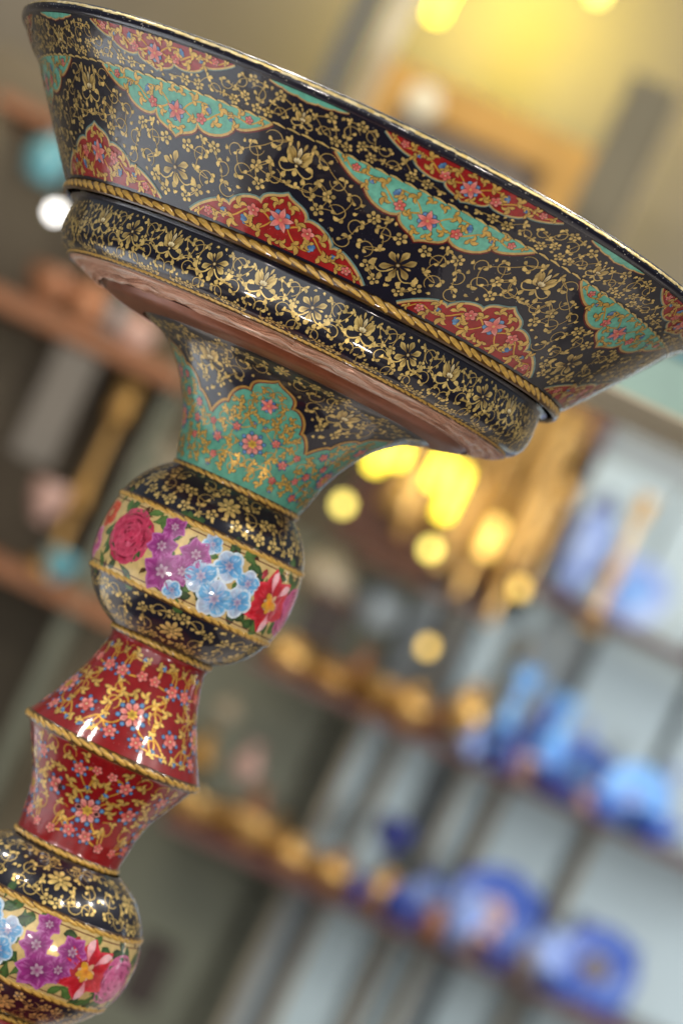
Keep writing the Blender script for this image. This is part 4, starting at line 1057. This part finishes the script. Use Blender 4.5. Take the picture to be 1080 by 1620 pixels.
# ---- glowing bodies standing in for highlights on hanging brass under the bowl
for u, v, r, h, m, t in ((848, -424, 11, 50, M_AMBER, 'bright yellow glow as brass highlight close under the neck of the bowl'),
                         (876, -402, 10, 40, M_AMBER, 'bright yellow glow as brass highlight tucked against the bowl underside'),
                         (944, -408, 10, 60, M_AMBER, 'long bright yellow glow as brass highlight in the middle of the cluster'),
                         (978, -446, 10, 84, M_AMBER, 'longest bright yellow glow as brass highlight of the cluster'),
                         (829, -505, 10, 22, M_AMBERP, 'small round pale yellow glow as brass highlight lowest on the left'),
                         (984, -511, 10, 22, M_AMBERP, 'small round yellow glow as brass highlight hanging below the longest one'),
                         (1062, -473, 11, 60, M_AMBERD, 'creamy gold glow as brass highlight right of the longest one'),
                         (920, -470, 13, 80, M_BRASS, 'unlit gold tube between the bright ones'),
                         (1138, -509, 9, 24, M_AMBERD, 'small dim gold glow as brass highlight at the far right of the cluster'),
                         (1045, -653, 9, 22, M_AMBERD, 'small dim gold glow as brass highlight hanging above the upper brass row')):
    lamp('hanging_piece', t, u, v, r, h, m, top=r * 7)
for i, (u, v, h) in enumerate(((898, -452, 120), (930, -500, 140), (1004, -520, 150), (1026, -470, 170), (1050, -540, 190), (1084, -500, 210), (1112, -560, 220))):
    lamp('hanging_piece', ('unlit brass tube lamp first from the neck', 'unlit brass tube lamp behind the long bright highlight', 'unlit brass tube lamp right of the longest highlight', 'unlit brass tube lamp left of the creamy gold highlight',
          'unlit brass tube lamp behind the creamy gold highlight', 'long unlit brass tube lamp right of the creamy gold highlight', 'longest unlit brass tube lamp beside the tall gilt candlesticks')[i], u, v, 11, h, (M_BRASS, M_BRASSD)[i % 2], Z=4.3, top=h + 40, group='unlit brass tube lamps')
pb = empty('brown_board', at(960, -420, 4.5)); tag(pb, 'brown panel behind the yellow brass highlights', 'panel')
part_box('board', 830, 1160, -545, -180, 4.5, .02, M_WOOD, pb); part_box('gilt_strip', 880, 1130, -470, -200, 4.47, .02, M_GILT, pb)
# olive wares left of that
pot('olive_jar', 'big pale olive jar below the small yellow highlight', 'jar', 852, -655, 50, 100, M_TAN, 'jar', 'jars behind the painted knob', M_OLIVE, Z=4.4)
pot('olive_jar', 'grey green jar right of the pale olive jar', 'jar', 945, -655, 44, 90, M_GREY, 'jar', 'jars behind the painted knob', M_OLIVE, Z=4.42)

# ---- picture frame, lamps and post above the rim
fr = empty('picture_frame', at(760, 60, 4.6)); tag(fr, 'gilt picture frame with a taupe picture above the bowl rim', 'picture frame')
part_box('frame_rail', 600, 955, 120, 182, 4.6, .05, M_GILT, fr); part_box('frame_rail', 600, 955, -90, -50, 4.6, .05, M_GILT, fr)
part_box('frame_stile', 898, 955, -49, 119, 4.6, .05, M_GILT, fr); part_box('frame_stile', 600, 640, -49, 119, 4.6, .05, M_GILT, fr)
part_box('picture', 641, 897, -49, 119, 4.63, .01, M_TAUPE, fr)
bs = empty('brass_disc', at(676, 138, 4.5)); tag(bs, 'small pale round ornament hanging inside the gilt frame', 'ornament')
a = turned('disc', curve_pts([(0, 0), (.02, .002), (.026, .006), (0, .01)]), M_CREAM, bs); a.rotation_euler = (90 * D2R, 0, 0)
bs.location = at(675, 138 - 0, 4.5) ; bs.location = at(.9063 * 670 + .4226 * 160, .4226 * 670 - .9063 * 160, 4.5)
part_box('cord', 674, 677, 140, 182, 4.52, .004, M_DARK, bs)
po = empty('dark_post', at(530, 170, 4.6)); tag(po, 'dark grey post rising behind the rim', 'post'); part_box('post_shaft', 508, 548, -200, 330, 4.6, .04, varied('dark_grey_metal', lin('4c4c48'), .5, 0, 9, .2), po); part_box('post_cap', 503, 553, 331, 345, 4.6, .05, M_DARK, po)
st = empty('cream_banner', at(580, 170, 4.7)); tag(st, 'cream strip hanging between the dark post and the gilt frame', 'banner'); part_box('cloth', 560, 600, -120, 330, 4.7, .01, M_CREAM, st); part_box('rod', 552, 608, 331, 340, 4.7, .02, M_WOOD, st)
for u, v, r, h, m, t in ((634, 262, 12, 70, M_AMBER, 'glowing yellow lamp above the left of the gilt frame'), (852, 396, 12, 40, M_AMBERP, 'bright lamp at the top right beside the taupe wall')):
    lamp('hanging_piece', t, u, v, r, h, m, Z=4.3, top=r * 4)
wa = lamp('yellow_wall_lamp', 'yellow wall lamp above the gilt frame washing the taupe wall with light', 762, 420, 16, 44, M_AMBERP, Z=4.84, top=80, group=None)
pl_ = bpy.data.lights.new('wall_wash', 'POINT'); pl_.energy = 9; pl_.color = (1, .84, .12); pl_.shadow_soft_size = .03
po_ = bpy.data.objects.new('wall_wash', pl_); S.collection.objects.link(po_); po_.location = at(755, 385, 4.84)
gp = empty('green_panel', at(960, 160, 4.75)); tag(gp, 'olive green panel between the gilt frame and taupe wall', 'panel'); part_box('board', 956, 1040, 40, 320, 4.75, .02, varied('dark_olive_board', lin('6c6552'), .7, 0, 3, .3), gp); part_box('edge_strip', 1041, 1046, 40, 320, 4.74, .02, M_TAN, gp)

# ---- left hand shelving
ls = empty('side_shelving', (at(300, -600, 4.5).x, at(0, 0, 4.5).y, 0)); tag(ls, 'orange brown shelving at the left edge behind the stem', 'shelving')
part_box('shelf_board', 60, 520, -440, -410, 4.28, .22, M_ORANGE, ls); part_box('shelf_board', 60, 640, -826, -796, 4.28, .22, M_ORANGE, ls); part_box('shelf_board', 60, 300, -150, -128, 4.28, .22, M_ORANGE, ls)
part_box('back_panel', 20, 640, -1500, -60, 4.52, .012, varied('brown_olive_panel', lin('6c5f48'), .6, 0, 3, .25), ls)
part_box('upright', 500, 520, -1400, -60, 4.3, .2, M_OLIVE, ls)
LG = 'wares on the side shelving'
pot('turquoise_jar', 'turquoise jar at the left edge beside the bowl wall', 'jar', 176, -235, 36, 90, M_TQ, 'jar', LG)
pot('orange_jar', 'orange copper jar on the upper side shelf', 'jar', 330, -410, 38, 75, M_COPPERB, 'jar', LG)
pot('grey_jar', 'dark grey jar beside the orange copper jar', 'jar', 372, -410, 26, 70, M_GREY, 'jar', LG, M_DARK, Z=4.4)
pot('pink_jar', 'pinkish jar close to the neck on the upper side shelf', 'jar', 416, -410, 34, 60, M_PINKB, 'jar', LG, M_COPPERB)
pot('orange_bowl', 'orange bowl at the very left of the upper side shelf', 'bowl', 262, -410, 40, 56, M_COPPERB, 'bowl', LG)
pot('grey_box', 'tall grey box below the upper side shelf', 'box', 352, -640, 34, 190, varied('grey_card', lin('6c645a'), .6, 0, 9, .15), 'box', LG)
pot('gold_column', 'tall dull gold candlestick left of the painted knob', 'candlestick', 447, -796, 34, 330, M_BRASSD, 'candle', LG)
pot('olive_plate', 'olive plate leaning behind the neck', 'plate', 528, -610, 46, 90, M_TAN, 'plate', LG, M_OLIVE, Z=4.42)
pot('pink_bowl', 'pinkish brown bowl under the grey box', 'bowl', 402, -720, 32, 60, M_PINKB, 'bowl', LG)
pot('teal_bowl', 'pale teal bowl on the lower side shelf', 'bowl', 462, -796, 30, 44, M_TQ, 'bowl', LG, Z=4.2)
lamp('white_bulb', 'round white light at the left edge beside the rope moulding', 222, -276, 9, 18, M_WHITEB, top=80, group=None)
pot('dark_box', 'black box low at the left beside the lower knob', 'box', 862, -1350, 30, 110, M_DARK, 'box', None)
# a turquoise casket behind the right end of the rim
ZC = 1.62
ob = empty('turquoise_casket', at(1250, -150, ZC)); tag(ob, 'turquoise casket with a cream base edge behind the rim at the right', 'box')
part_box('body', 1112, 1400, -143, -62, ZC, .12, varied('pale_turquoise_paint', lin('a4c4b4'), .35, 0, 25, .2, .5), ob); part_box('base_edge', 1108, 1404, -151, -143.5, ZC - .003, .126, M_CREAM, ob); part_box('lid', 1110, 1402, -61, -50, ZC - .002, .124, M_TQ, ob)
